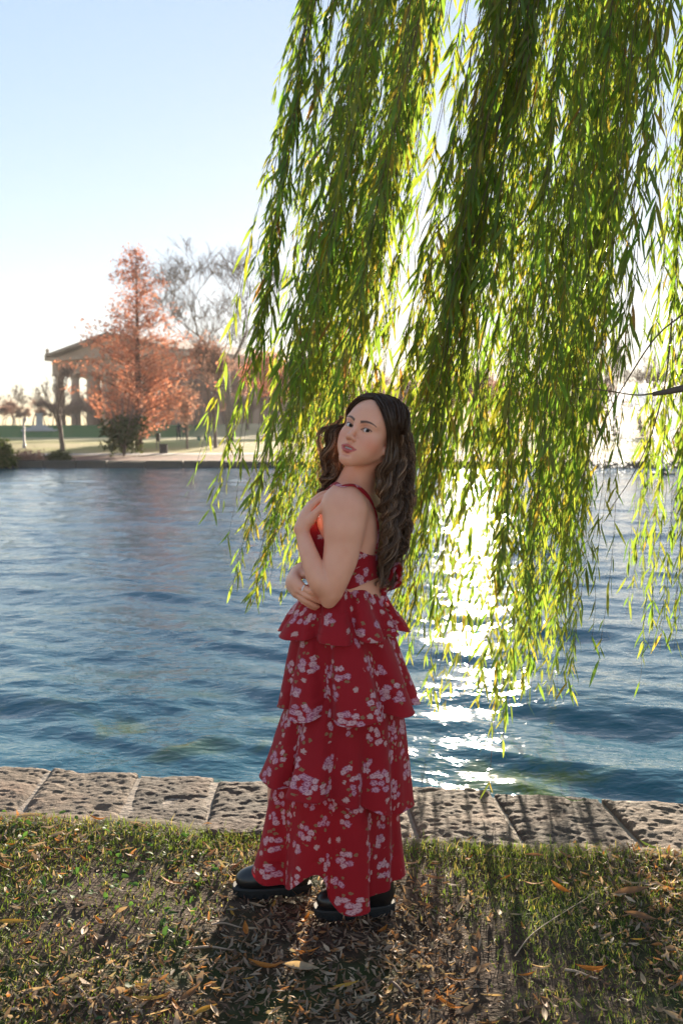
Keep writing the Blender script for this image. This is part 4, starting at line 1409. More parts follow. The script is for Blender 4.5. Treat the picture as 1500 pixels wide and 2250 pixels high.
def strand_mesh(L, rng, yellow):
    """one hanging branch: stem and leaves, root at the origin, hanging along -z"""
    m = int(L * 14) + 4
    s = np.linspace(0, L, m)
    wx = 0.030 * np.cumsum(rng.normal(0, 1, m)) / math.sqrt(m) + 0.02 * np.sin(s * 2.1 + rng.uniform(0, 6))
    wy = 0.030 * np.cumsum(rng.normal(0, 1, m)) / math.sqrt(m)
    P = np.stack([wx - wx[0], wy - wy[0], -s], 1)
    stems = [(P, 0.0028, 0.0008)]
    for _ in range(int(L * 0.7)):                        # side shoots that hang beside the stem
        s0 = rng.uniform(0.05, 0.75) * L
        l2 = min(rng.uniform(0.5, 1.4), L - s0 - 0.1)
        if l2 < 0.25: continue
        q = np.linspace(0, 1, 9)
        base = np.array([np.interp(s0, s, P[:, i]) for i in range(3)])
        a = rng.uniform(0, 6.28); o = rng.uniform(0.03, 0.13)
        C = base + np.stack([math.cos(a) * o * q ** 0.6, math.sin(a) * o * q ** 0.6, -l2 * q], 1)
        stems.append((C, 0.0016, 0.0006))
    V, Fq, midx, col = [], [], [], []
    n = 0
    for C, r0, r1 in stems:
        tv, tq = tube_arrays(C, np.linspace(r0, r1, len(C)), 3)
        V.append(tv); Fq.append(tq + n); midx.append(np.ones(len(tq), int)); col.append(np.tile([0.1, 0.07, 0.03], (len(tv), 1))); n += len(tv)
    st = np.array([0, 0.22, 0.5, 0.78, 1.0]); wp = np.array([0.12, 0.8, 1.0, 0.62, 0.03])
    for C, r0, r1 in stems:
        ss = np.concatenate([[0], np.cumsum(np.linalg.norm(np.diff(C, axis=0), axis=1))])
        k = int(ss[-1] / 0.040)
        sp = np.sort(rng.uniform(0.04, 1, k)) * ss[-1]
        sp = sp[rng.uniform(0, 1, k) > 0.12]
        side = rng.uniform(0, 6.28)
        for i, sv in enumerate(sp):
            b = np.array([np.interp(sv, ss, C[:, j]) for j in range(3)])
            side += math.pi + rng.normal(0, 0.7)
            out = rng.uniform(0.22, 0.62)
            d = np.array([math.cos(side) * math.sin(out), math.sin(side) * math.sin(out), -math.cos(out)])
            ln = rng.uniform(0.055, 0.135) * (1.0 if sv < ss[-1] * 0.8 else 0.8)
            wd = ln * rng.uniform(0.052, 0.078)
            rd = rng.normal(0, 1, 3); w = np.cross(d, rd); w /= np.linalg.norm(w)
            nn = np.cross(w, d)
            droop = rng.uniform(0.02, 0.25)
            mid = b + d * (st[:, None] * ln) + np.array([0, 0, -1]) * (droop * ln * st[:, None] ** 2) + nn * (0.06 * ln * np.sin(st[:, None] * 3.1 + rng.uniform(0, 3)))
            e1, e2 = mid - w * (wp * wd)[:, None], mid + w * (wp * wd)[:, None] + nn * 0.0
            V.append(np.concatenate([e1, e2]))
            f = np.array([[j, j + 1, j + 6, j + 5] for j in range(4)]) + n
            Fq.append(f); midx.append(np.zeros(4, int)); n += 10
            tpos = sv / ss[-1]
            r = rng.uniform()
            yl = yellow * (0.35 + 1.0 * tpos)
            if r < yl * 0.22: c = np.array([0.27, 0.215, 0.045]) * rng.uniform(0.8, 1.15)
            elif r < yl: c = np.array([0.180, 0.190, 0.028]) * rng.uniform(0.8, 1.15)
            elif r < yl + 0.008: c = np.array([0.24, 0.13, 0.04])
            else: c = np.array([0.112 + 0.065 * rng.uniform(), 0.188 + 0.055 * rng.uniform(), 0.038]) * rng.uniform(0.75, 1.15)
            col.append(np.tile(c, (10, 1)))
    return np_mesh("hanging_branch", np.concatenate(V), np.concatenate(Fq), True, col=np.concatenate(col), midx=np.concatenate(midx))

def make_willow():
    TX, TY = 5.2, 3.0
    root = thing("weeping_willow", "weeping willow with long curtains of narrow green and yellowing leaves hanging over the lake", "tree", (TX, TY, 0))
    rng = np.random.default_rng(5)
    # trunk and limbs, right of the frame
    mb = MB()
    c = smooth_path(np.array([[0.0, 0, -0.15, 0.52], [0.02, 0.02, 0.25, 0.40], [-0.1, 0.1, 1.6, 0.33], [-0.3, 0.25, 3.2, 0.28]]), 14)
    mb.tube(c[:, :3], c[:, 3], 16)
    mb.build("trunk", M_WBARK, root, True)
    top = c[-1, :3]
    ends = [(-5.9, 1.2, 5.9), (-5.3, 2.6, 6.3), (-4.6, 4.2, 6.6), (-3.6, 1.0, 5.6), (-3.4, 3.0, 6.4), (-2.8, 4.6, 6.5), (-1.6, 3.4, 6.8), (1.5, 1.5, 7.0), (0.5, -2.5, 6.6), (-2.6, -0.4, 6.2)]
    limbs = []
    for e in ends:
        e = np.array(e)
        P = smooth_path(np.array([top - [0, 0, 0.3], top * 0.65 + e * 0.35 + [0, 0, 0.9], top * 0.3 + e * 0.7 + [0, 0, 0.8], e]), 16)
        m2 = MB(); m2.tube(P, np.linspace(0.13, 0.015, 16), 8)
        m2.build("limb", M_WBARK, root, True)
        limbs.append(P)
    limbP = np.concatenate(limbs)
    protos = {}
    for L in (2.4, 3.2, 4.0, 4.8, 5.6):
        for yel in (0.10, 0.34):
            protos[(L, yel)] = [strand_mesh(L, rng, yel) for _ in range(5)]
    for v in protos.values():
        for me in v:
            me.materials.append(M_WILLOW); me.materials.append(M_TWIG)
    env_x = [440, 480, 520, 560, 600, 700, 820, 880, 950, 1000, 1060, 1090, 1150, 1200, 1250, 1300, 1350, 1420, 1500, 1640]
    env_y = [1150, 1250, 1330, 1330, 1250, 1230, 1330, 1440, 1610, 1480, 1640, 1660, 1520, 1580, 1580, 1500, 1420, 1510, 1400, 1400]
    def hang(px, py, y, slope, yel, zr=None):
        tip = at_y(px, py, y)
        zroot = rng.uniform(4.1, 5.2) + 0.28 * (y - 4) if zr is None else zr
        need = (zroot - tip[2]) * math.sqrt(1 + slope ** 2)
        Ls = min(protos, key=lambda k: abs(k[0] - need) + (0 if k[1] == yel else 100))
        me = protos[Ls][rng.integers(5)]
        o = add_obj("hanging_branch", me, None, root)
        k = need / Ls[0]
        ang = math.atan(slope)
        rp = tip + np.array([slope * (zroot - tip[2]), 0, zroot - tip[2]])
        o.location = rp - np.array([TX, TY, 0])
        # tilt in the wind, then a free turn about the branch itself
        o.rotation_euler = (Matrix.Rotation(ang, 3, 'Y') @ Matrix.Rotation(rng.uniform(0, 6.28), 3, 'Z')).to_euler()
        o.scale = (1, 1, k)
        return o
    n = 0
    # the outer branch at the left edge of the curtain and its neighbours
    for px, py, y, sl in ((478, 1215, 4.35, 0.185), (500, 1100, 4.4, 0.178), (522, 1010, 4.45, 0.172), (412, 1105, 4.9, 0.26), (545, 1180, 4.9, 0.17), (520, 1310, 5.1, 0.20),
                          (498, 1290, 5.3, 0.21), (545, 820, 4.4, 0.178), (560, 720, 4.35, 0.18), (575, 640, 4.4, 0.18), (512, 985, 4.36, 0.18), (535, 870, 4.42, 0.18), (592, 545, 4.4, 0.178), (606, 470, 4.36, 0.18), (492, 1120, 4.4, 0.18)):
        hang(px, py, y, sl, 0.10); n += 1
    while n < 262:                                        # bunches of branches, with gaps between the bunches
        u = rng.uniform()
        if u < 0.17: cx = rng.uniform(510, 640)
        elif u < 0.85: cx = rng.uniform(620, 1270)
        elif u < 0.89: cx = rng.uniform(1270, 1360)
        else: cx = rng.uniform(1370, 1620)
        cy = 3.95 + 3.2 * rng.uniform() ** 1.3
        if cx < 640: cy = max(cy, 4.3)
        if 620 < cx < 920: cy = max(cy, 4.05)
        csl = np.interp(cx, [450, 620, 800, 1000, 1200, 1400, 1600], [0.22, 0.215, 0.195, 0.155, 0.105, 0.05, 0.01]) + rng.normal(0, 0.025)
        yel = 0.34 if rng.uniform() < (0.5 if cx > 1250 or cx < 700 else 0.22) else 0.10
        for _ in range(rng.integers(3, 9)):
            px = cx + rng.normal(0, 15)
            y = max(3.95, cy + rng.normal(0, 0.12))
            py = np.interp(px, env_x, env_y) - abs(rng.normal(0, 110))
            if rng.uniform() < 0.22: py -= rng.uniform(150, 700)
            if 1270 < px < 1420 and py > 1100 and rng.uniform() < 0.5: py -= 350
            hang(px, py, y, csl + rng.normal(0, 0.010), yel); n += 1
    for cx, cy, k in ((575, 4.7, 5), (615, 5.0, 6), (655, 5.3, 7), (690, 4.6, 6), (640, 6.0, 5)):   # the lower left of the curtain
        for _ in range(k):
            hang(cx + rng.normal(0, 14), np.interp(cx, [570, 700], [1335, 1270]) - abs(rng.normal(0, 90)), cy + rng.normal(0, 0.1), 0.215 + rng.normal(0, 0.012), 0.34)
    for _ in range(10):                                   # shorter ones that fill the upper right
        px = rng.uniform(1270, 1600); y = rng.uniform(4.2, 6.5)
        hang(px, rng.uniform(120, 760), y, rng.normal(-0.01, 0.02), 0.34 if rng.uniform() < 0.4 else 0.10, rng.uniform(4.6, 5.4) + 0.28 * (y - 4))
    hang(1092, 1735, 4.02, 0.02, 0.34, 4.2)
    # broken branch reaching in from the right, with its thin twig
    P = smooth_path(np.array([at_y(1700, 760, 3.75), at_y(1590, 825, 3.74), at_y(1500, 853, 3.73), at_y(1434, 866, 3.72)]), 20) - np.array([TX, TY, 0])
    up = np.array([-2.6, 0.6, 5.0])
    m2 = MB(); m2.tube(np.vstack([smooth_path(np.array([up, up * 0.5 + P[0] * 0.5 + [0.5, 0, 0.2], P[0]]), 8)[:-1], P]), np.linspace(0.03, 0.0085, 27), 7)
    m2.build("branch", M_WBARK, root, True)
    for pts in ([(1438, 864), (1395, 868), (1330, 858), (1265, 853)], [(1500, 690), (1440, 740), (1380, 830), (1340, 900), (1300, 990), (1262, 1090), (1236, 1120)],
                [(1475, 700), (1462, 830), (1440, 920), (1420, 980), (1380, 1060), (1336, 1122)]):
        P = smooth_path(np.array([at_y(a, b, 3.72) for a, b in pts]), 18) - np.array([TX, TY, 0])
        m2 = MB(); m2.tube(P, np.linspace(0.0035, 0.0012, 18), 5)
        m2.build("twig", M_TWIG, root, True)
make_willow()
# ------------------------------------------------------------------ far bank: low wall, trees, temple, small things
def make_far_wall():
    root = thing("edging_wall", "low dark stone edging wall along the far shore of the lake", "wall", (0, FAR_SHORE, 0))
    m = plain("edging_stone", (0.075, 0.066, 0.055), 0.9, 0.4, 3.0, 0.5)
    rng = random.Random(9)
    x = -90.0
    protos = []
    for k in range(8):
        mb = MB(); mb.box((0, 0, 0), (2.0, 0.55, 0.9 + rng.uniform(-0.05, 0.05)), taper=0.97)
        me = mb.mesh("edging_block"); me.materials.append(m); protos.append(me)
    while x < 90:
        o = add_obj("edging_block", protos[rng.randrange(8)], None, root)
        w = rng.uniform(0.75, 1.15)
        o.scale = (w, 1, 1)
        o.location = (x + w, 0.1 + rng.uniform(-0.04, 0.04), -0.36 + rng.uniform(-0.03, 0.03))
        x += 2 * w + 0.02
make_far_wall()

def branch_tree(rng, H, spread, levels=5, first=0.28, r0=None, splits=3, up=0.35, wob=0.18, twig_r=0.012):
    """skeleton of a bare tree; returns list of (pts, radii, level)"""
    segs = []
    r0 = r0 or H * 0.022
    def grow(p, d, L, r, lev):
        n = 6
        pts = [p]; q = p.copy(); dd = d.copy()
        for i in range(n):
            dd = dd + rng.normal(0, wob / 2.2, 3) + np.array([0, 0, up * 0.10])
            dd /= np.linalg.norm(dd)
            q = q + dd * (L / n)
            pts.append(q.copy())
        r1 = max(r * 0.55, twig_r)
        segs.append((np.array(pts), np.linspace(r, r1, n + 1), lev))
        if lev >= levels: return
        k = splits + (rng.uniform() < 0.5)
        for j in range(k):
            f = rng.uniform(0.45, 1.0) if j else 1.0
            b = pts[min(n, max(2, int(round(f * n))))]
            a = rng.uniform(0, 6.28)
            s = np.array([math.cos(a) * spread, math.sin(a) * spread, 0])
            nd = dd * 0.75 + s * rng.uniform(0.5, 1.0) + np.array([0, 0, up * 0.5])
            nd /= np.linalg.norm(nd)
            grow(b.copy(), nd, L * rng.uniform(0.58, 0.78), r1 * rng.uniform(0.6, 0.85), lev + 1)
    grow(np.zeros(3), np.array([rng.normal(0, 0.04), rng.normal(0, 0.04), 1.0]), H * first, r0, 0)
    top = max(s[0][:, 2].max() for s in segs)
    k = H / top
    return [(p * np.array([k, k, k]), r, l) for p, r, l in segs]

def leaf_cloud(rng, centres, size, per, jit, flat=0.5):
    C = np.repeat(centres, per, 0)
    n = len(C)
    C = C + rng.normal(0, 1, (n, 3)) * jit
    a = rng.normal(0, 1, (n, 3)); a /= np.linalg.norm(a, axis=1, keepdims=True)
    b = np.cross(a, rng.normal(0, 1, (n, 3))); b /= np.linalg.norm(b, axis=1, keepdims=True)
    s = (size * rng.uniform(0.5, 1.4, n))[:, None]
    V = np.stack([C - a * s, C + b * s * flat, C + a * s, C - b * s * flat], 1).reshape(-1, 3)
    F = np.arange(4 * n).reshape(-1, 4)
    return V, F

M_BARK = plain("grey_brown_bark", (0.17, 0.125, 0.10), 0.9, 0.35, 2.0)
M_BARKR = plain("red_brown_bark", (0.12, 0.062, 0.042), 0.9, 0.35, 2.0)
M_RUST = leaf_mat("rust_needles", [(0.0, (0.44, 0.19, 0.13)), (0.45, (0.56, 0.28, 0.19)), (0.75, (0.50, 0.30, 0.21)), (1.0, (0.38, 0.17, 0.12))], 0.45, 0.7, 0.1, (1.2, 0.95, 0.75))
M_PINK = leaf_mat("dry_pink_leaves", [(0.0, (0.30, 0.21, 0.17)), (0.5, (0.38, 0.25, 0.20)), (1.0, (0.32, 0.18, 0.14))], 0.4, 0.8, 0.1, (1.15, 0.95, 0.8))
M_ORANGE = leaf_mat("orange_leaves", [(0.0, (0.55, 0.22, 0.12)), (0.5, (0.62, 0.30, 0.18)), (1.0, (0.48, 0.20, 0.13))], 0.45, 0.8, 0.1, (1.2, 0.95, 0.75))
M_DARKGREEN = leaf_mat("dark_evergreen_leaves", [(0.0, (0.035, 0.05, 0.018)), (0.5, (0.06, 0.075, 0.025)), (1.0, (0.09, 0.085, 0.035))], 0.3, 0.6, 0.2)
M_BANKGREEN = leaf_mat("bank_grass_blades", [(0.0, (0.06, 0.085, 0.02)), (0.5, (0.10, 0.12, 0.03)), (1.0, (0.16, 0.14, 0.05))], 0.4, 0.6, 0.2)

def place_tree(name, label, segs, base, bark, crown=None, crown_mat=None, group=None, cat="tree", trunk_levels=1, sides=6):
    root = thing(name, label, cat, base, 0, group)
    mb, mt = MB(), MB()
    for p, r, l in segs:
        (mb if l <= trunk_levels else mt).tube(p, r, sides if l <= trunk_levels else 3, cap=False)
    mb.build("trunk", bark, root, True)
    if mt.n and crown is None:
        mt.build("crown", bark, root, True)
    elif crown is not None:
        V, F = crown
        if mt.n:
            mt.build("branches", bark, root, True)
        add_obj("crown", np_mesh("crown", V, F, False), crown_mat, root)
    return root

def conifer(rng, H, R, first=0.05):
    segs = [(np.array([[0, 0, -0.1], [0.02, 0, H * 0.35], [0, 0.03, H * 0.7], [0, 0, H]]), np.array([H * 0.02, H * 0.014, H * 0.007, 0.02]), 0)]
    cent = []
    z = H * first
    while z < H * 0.985:
        f = z / H
        rad = R * (1 - f) ** 0.62 * (0.7 + 0.5 * rng.uniform()) * (1.0 if f > 0.12 else 0.7)
        for _ in range(int(5 + 3 * (1 - f))):
            a = rng.uniform(0, 6.28)
            L = rad * rng.uniform(0.55, 1.1)
            q = np.linspace(0, 1, 6)
            P = np.stack([math.cos(a) * L * q, math.sin(a) * L * q, z + L * (0.55 * q - 0.12 * q ** 2)], 1)
            segs.append((P, np.linspace(0.028 * (1 - f) + 0.01, 0.006, 6), 2))
            for t in np.linspace(0.22, 1.0, max(3, int(L / 0.24))):
                if rng.uniform() < 0.72 - 0.25 * f:
                    cent.append([math.cos(a) * L * t, math.sin(a) * L * t, z + L * (0.55 * t - 0.12 * t * t)])
        z += H * 0.019 * (1.2 - 0.5 * f)
    return segs, np.array(cent)

def make_trees():
    # the rust-red conifer in front of the temple
    rng = np.random.default_rng(3)
    b = ground_hit(306, 992)
    H = at_y(294, 548, b[1])[2] - b[2]
    segs, cent = conifer(rng, H, H * 0.40)
    place_tree("conifer_tree", "tall pointed rust red conifer in front of the temple", segs, b, M_BARKR, leaf_cloud(rng, cent, H * 0.0085, 7, H * 0.015, 0.45), M_RUST)
    # the big bare tree
    rng = np.random.default_rng(14)
    b = on_ground(508, 92.0)
    H = at_y(520, 548, b[1])[2] - b[2]
    place_tree("bare_tree", "large bare tree with spreading limbs right of the red conifer", branch_tree(rng, H, 0.95, 6, 0.34, H * 0.020, 3, 0.35, 0.20, 0.020), b, M_BARK, trunk_levels=2)
    # small forked tree on the left lawn
    rng = np.random.default_rng(23)
    b = ground_hit(138, 992)
    H = at_y(138, 792, b[1])[2] - b[2]
    place_tree("forked_tree", "small bare tree forking low on the lawn left of the red conifer", branch_tree(rng, H, 0.62, 5, 0.30, H * 0.030, 3, 0.6, 0.14, 0.012), b, M_BARK)
    # vase-shaped shrub at the bank
    rng = np.random.default_rng(31)
    b = ground_hit(273, 1003)
    H = at_y(273, 845, b[1])[2] - b[2]
    segs = []
    for _ in range(46):
        a = rng.uniform(0, 6.28); o = rng.uniform(0.1, 0.42) * H; h = H * rng.uniform(0.55, 1.0)
        q = np.linspace(0, 1, 7)
        segs.append((np.stack([math.cos(a) * o * q ** 1.4 + 0.1 * rng.normal(0, 0.2, 7) * q, math.sin(a) * o * q ** 1.4, h * q], 1), np.linspace(0.05, 0.010, 7), 0 if _ < 6 else 2))
    cent = rng.normal(0, 1, (170, 3)) * np.array([0.11, 0.11, 0.11]) * H + np.array([0, 0, 0.33 * H])
    cent = cent[cent[:, 2] > 0.05 * H]
    place_tree("bank_shrub", "vase shaped shrub with dark green leaves low down at the bank", segs, b, M_BARK, leaf_cloud(rng, cent, 0.11, 14, 0.16, 0.6), M_DARKGREEN, cat="shrub")
    # thin young tree and the brown tree right of it
    rng = np.random.default_rng(37)
    b = ground_hit(412, 987)
    H = at_y(412, 850, b[1])[2] - b[2]
    sg = branch_tree(rng, H, 0.55, 4, 0.42, H * 0.022, 3, 0.4, 0.12, 0.012)
    tips = np.array([s[0][-1] for s in sg if s[2] >= 3])
    place_tree("young_tree", "thin young tree with sparse pinkish dry leaves on the lawn", sg, b, M_BARK, leaf_cloud(rng, tips, 0.09, 5, 0.25), M_PINK)
    rng = np.random.default_rng(41)
    b = ground_hit(474, 984)
    H = at_y(474, 735, b[1])[2] - b[2]
    sg = branch_tree(rng, H, 0.6, 5, 0.36, H * 0.020, 3, 0.5, 0.12, 0.014)
    tips = np.array([s[0][-1] for s in sg if s[2] >= 4])
    place_tree("brown_tree", "straight trunked tree with faded brown leaves beside the willow curtain", sg, b, M_BARK, leaf_cloud(rng, tips, 0.10, 2, 0.25), M_PINK)
    # orange tree half hidden by the willow
    for k, (px, y, top, lab) in enumerate(((588, 118.0, 770, "orange leaved tree half hidden by the left edge of the willow"), (690, 125.0, 800, "orange brown tree seen through the willow behind the woman's head"))):
        rng = np.random.default_rng(50 + k)
        b = on_ground(px, y)
        H = at_y(px, top, y)[2] - b[2]
        sg = branch_tree(rng, H, 0.75, 5, 0.25, H * 0.024, 3, 0.35, 0.16, 0.02)
        tips = np.array([s[0][-1] for s in sg if s[2] >= 3])
        place_tree("orange_tree", lab, sg, b, M_BARK, leaf_cloud(rng, tips, 0.16, 7, 0.45), M_ORANGE, "orange trees behind the willow")
    # leafless woodland trees, built once and repeated
    protos = []
    for k in range(4):
        rng = np.random.default_rng(60 + k)
        sg = branch_tree(rng, 10.0, 0.85, 5, 0.27, 0.24, 3, 0.4, 0.2, 0.034)
        mb, mt = MB(), MB()
        for p, r, l in sg: (mb if l <= 1 else mt).tube(p, r, 5 if l <= 1 else 3, cap=False)
        tips = np.array([s[0][-1] for s in sg if s[2] >= 4])
        V, F = leaf_cloud(rng, tips, 0.19, 5, 0.5)
        a, c, f = mb.mesh("trunk", True), mt.mesh("branches", True), np_mesh("crown", V, F, False)
        a.materials.append(M_BARK); c.materials.append(M_BARK); f.materials.append(M_PINK)
        protos.append((a, c, f))
    spots = [(-12, 215, 868, 0, "left of the temple columns, at the edge of the picture"), (34, 205, 842, 0, "left of the temple, left of the lamp post"), (78, 200, 850, 0, "just left of the temple's outer column"),
             (112, 190, 905, 1, "low, in front of the temple's outer columns"), (12, 180, 892, 1, "low and reddish, above the left lawn"), (50, 176, 900, 1, "low and reddish, behind the lamp post"),
             (196, 165, 868, 1, "in front of the temple, left of the red conifer"), (365, 150, 815, 1, "in front of the temple flank, right of the red conifer"), (428, 160, 800, 1, "in front of the temple flank, behind the young tree"),
             (455, 140, 842, 1, "low, in front of the temple flank"), (545, 150, 790, 1, "beside the left edge of the willow"), (636, 150, 815, 1, "seen through the willow, left of the woman"),
             (745, 150, 812, 1, "directly behind the woman's head"), (820, 148, 825, 1, "seen through the willow, right of the woman's head"), (905, 140, 820, 1, "seen through the middle of the willow curtain"), (985, 135, 822, 1, "seen under the sun through the willow"),
             (1065, 130, 812, 1, "seen through the willow, right of the sun"), (1120, 118, 845, 1, "low and reddish, right of the willow's thickest part"), (1190, 128, 835, 1, "seen in the willow's right half"), (1240, 135, 822, 0, "left of the gap in the willow"),
             (1300, 120, 850, 1, "low, in the gap of the willow"), (1345, 140, 755, 0, "tallest one in the gap of the willow"), (1405, 138, 775, 0, "above the broken branch"), (1462, 132, 800, 0, "right of the broken branch"), (1525, 128, 770, 0, "cut by the right edge of the picture")]
    rng = random.Random(2)
    for px0, px1, n, ya, ta, tb, where in ((-40, 250, 13, 192, 878, 902, "in the low tree line left of the conifer"), (330, 640, 9, 172, 830, 880, "in the tree line before the temple flank"),
                                           (640, 1100, 12, 158, 830, 880, "in the tree line behind the willow"), (1100, 1580, 14, 150, 832, 885, "in the tree line on the right shore")):
        for j in range(n):
            spots.append((px0 + (px1 - px0) * (j + rng.uniform(0.2, 0.8)) / n, ya + rng.uniform(-8, 8), rng.uniform(ta, tb), 1, ("first", "second", "third", "fourth", "fifth", "sixth", "seventh", "eighth", "ninth", "tenth", "eleventh", "twelfth", "thirteenth", "fourteenth")[j] + " from the left " + where))
    for k, (px, y, top, leaf, where) in enumerate(spots):
        b = on_ground(px, float(y))
        H = at_y(px, top, y)[2] - b[2]
        root = thing("woodland_tree", (("dry leaved" if leaf else "bare") + " far woodland tree, " if "from the left" not in where else "brown tree ") + where, "tree", b, rng.uniform(0, 6.28), "far woodland trees")
        p = protos[k % 4]
        s = H / 10.0
        for nm, me in (("trunk", p[0]), ("branches", p[1])) + ((("crown", p[2]),) if leaf else ()):
            o = add_obj(nm, me, None, root)
            o.scale = (s * 1.15, s * 1.15, s)
    # green mound of bank plants at the left edge
    rng = np.random.default_rng(90)
    root = thing("bank_bush", "rounded green bush on the far shore at the left edge of the picture", "bush", at_y(-14, 1026, 50.6) * [1, 1, 0] + [0, 0, -0.1])
    n = 240
    d = rng.normal(0, 1, (n, 3)); d /= np.linalg.norm(d, axis=1, keepdims=True); d[:, 2] = np.abs(d[:, 2])
    c = d * np.array([1.15, 0.9, 1.35]) * rng.uniform(0.55, 1.0, (n, 1))
    V, F = leaf_cloud(rng, c, 0.10, 22, 0.13, 0.35)
    add_obj("foliage", np_mesh("foliage", V, F, False), M_BANKGREEN, root)
    mb = MB()
    for k in range(9):
        a = k * 0.7; mb.tube(np.array([[0.1 * math.cos(a), 0.1 * math.sin(a), -0.1], [0.6 * math.cos(a), 0.5 * math.sin(a), 0.8]]), [0.03, 0.012], 5)
    mb.build("stem", M_BARK, root)
    for k, (px, w, h, lab) in enumerate(((62, 1.0, 0.55, "low brown weeds on the far bank right of the green bush"), (130, 0.8, 0.5, "dark green clump on the far bank below the forked tree"))):
        root = thing("bank_weeds", lab, "weeds", at_y(px, 1012, 52.4) * [1, 1, 0] + [0, 0, float(ground_z(0, 52.4))])
        n = 120
        d = rng.normal(0, 1, (n, 3)); d /= np.linalg.norm(d, axis=1, keepdims=True); d[:, 2] = np.abs(d[:, 2])
        V, F = leaf_cloud(rng, d * np.array([w, 0.5, h]) * rng.uniform(0.3, 1, (n, 1)), 0.07, 16, 0.1, 0.3)
        add_obj("foliage", np_mesh("foliage", V, F, False), M_DARKGREEN if k else M_PINK, root)
make_trees()

# ------------------------------------------------------------------ the temple
def make_temple():
    B0 = np.array([(388 - 750) / F_PX * 183, 183.0])            # near corner of the colonnade
    a = math.radians(30)
    ex, ey = np.array([-math.cos(a), math.sin(a)]), np.array([math.sin(a), math.cos(a)])   # along the front (to the left), along the flank
    Wf, Lf, zb = 31.0, 69.5, 2.6
    root = thing("temple", "brown columned Greek style temple with a low pediment across the lake", "building", (B0[0], B0[1], zb), math.atan2(ey[1], ey[0]) - math.pi / 2)
    # local axes: +y along the flank, -x along the front
    m = plain("temple_concrete", (0.40, 0.265, 0.19), 0.9, 0.2, 0.4)
    md = plain("temple_roof", (0.22, 0.145, 0.105), 0.9, 0.2, 0.5)
    for k in range(3):
        mb = MB(); e = 1.5 - 0.5 * k
        mb.box((-Wf / 2, Lf / 2, -1.2 + 0.5 * k + 0.25), (Wf + 2 * e, Lf + 2 * e, 0.5)); mb.build("step", m, root)
    mb = MB(); mb.box((-Wf / 2, Lf / 2, -2.2), (Wf + 6, Lf + 6, 2.0)); mb.build("terrace", m, root)
    n = 40
    prof = [(0.95, 0.3), (0.95, 0.35), (0.94, 3.0), (0.87, 6.5), (0.74, 9.5), (0.76, 9.55), (1.02, 9.95), (1.02, 10.0)]
    mb = MB()
    ang = np.linspace(0, 2 * math.pi, n, endpoint=False)
    V = []
    for r, z in prof:
        rr = r - (0.05 * (np.arange(n) % 2) if z < 9.52 else 0)
        V.append(np.stack([rr * np.cos(ang), rr * np.sin(ang), np.full(n, z)], 1))
    F = [[i * n + k, i * n + (k + 1) % n, (i + 1) * n + (k + 1) % n, (i + 1) * n + k] for i in range(len(prof) - 1) for k in range(n)]
    mb.add(np.concatenate(V), F)
    mb.box((0, 0, 10.2), (2.1, 2.1, 0.4))
    col = mb.mesh("column", False); col.materials.append(m)
    spots = [(-1.0 - i * (Wf - 2) / 7, 1.0) for i in range(8)] + [(-1.0, 1.0 + j * (Lf - 2) / 16) for j in range(1, 17)] + [(-Wf + 1.0, 1.0 + j * (Lf - 2) / 16) for j in range(1, 17)]
    spots += [(-6.0 - i * (Wf - 12) / 5, 6.0) for i in range(6)]
    for x, y in spots:
        add_obj("column", col, None, root).location = (x, y, 0)
    mb = MB(); mb.box((-Wf / 2, Lf / 2 + 1, 5.2), (Wf - 11, Lf - 16, 10.3)); mb.build("inner_hall", m, root)
    mb = MB(); mb.box((-Wf / 2, Lf / 2, 11.05), (Wf, Lf, 1.3)); mb.build("architrave", m, root)
    mb = MB(); mb.box((-Wf / 2, Lf / 2, 12.35), (Wf - 0.3, Lf - 0.3, 1.3)); mb.build("frieze", m, root)
    tg = MB(); tg.box((0, 0, 0), (0.85, 0.3, 1.28)); tme = tg.mesh("triglyph"); tme.materials.append(m)
    for i in range(15):
        add_obj("triglyph", tme, None, root).location = (-0.6 - i * (Wf - 1.2) / 14, -0.0, 12.35)
    for j in range(33):
        o = add_obj("triglyph", tme, None, root); o.location = (0.0, 0.6 + j * (Lf - 1.2) / 32, 12.35); o.rotation_euler = (0, 0, math.pi / 2)
    mb = MB(); mb.box((-Wf / 2, Lf / 2, 13.3), (Wf + 2.0, Lf + 2.0, 0.6)); mb.build("cornice", m, root)
    rise = 3.7
    x0, x1, xm = 1.0, -Wf - 1.0, -Wf / 2
    mb = MB()
    mb.add([[x0 - 1, 0.6, 13.6], [x1 + 1, 0.6, 13.6], [xm, 0.6, 13.6 + rise - 0.3]], [[0, 1, 2]]); mb.build("pediment", m, root)
    mb = MB()
    for s, xe in ((1, x0), (-1, x1)):
        mb.add([[xe, -1, 13.605], [xm, -1, 13.6 + rise], [xm, Lf + 1, 13.6 + rise], [xe, Lf + 1, 13.605],
                [xe, -1, 14.2], [xm, -1, 14.2 + rise], [xm, Lf + 1, 14.2 + rise], [xe, Lf + 1, 14.2]],
               [[4, 5, 6, 7], [0, 3, 2, 1], [0, 1, 5, 4], [3, 7, 6, 2], [0, 4, 7, 3]])
    mb.build("roof", md, root)
    for (x, y) in ((x0 - 0.4, -0.6), (x1 + 0.4, -0.6)):
        mb = MB(); z = 14.2 + (rise if x == xm else 0)
        mb.lathe([(0.5, 0), (0.4, 0.25), (0.2, 0.5), (0.4, 0.8), (0.25, 1.1), (0.02, 1.3)], 8, (x, y, z)); mb.build("roof_ornament", m, root)
make_temple()

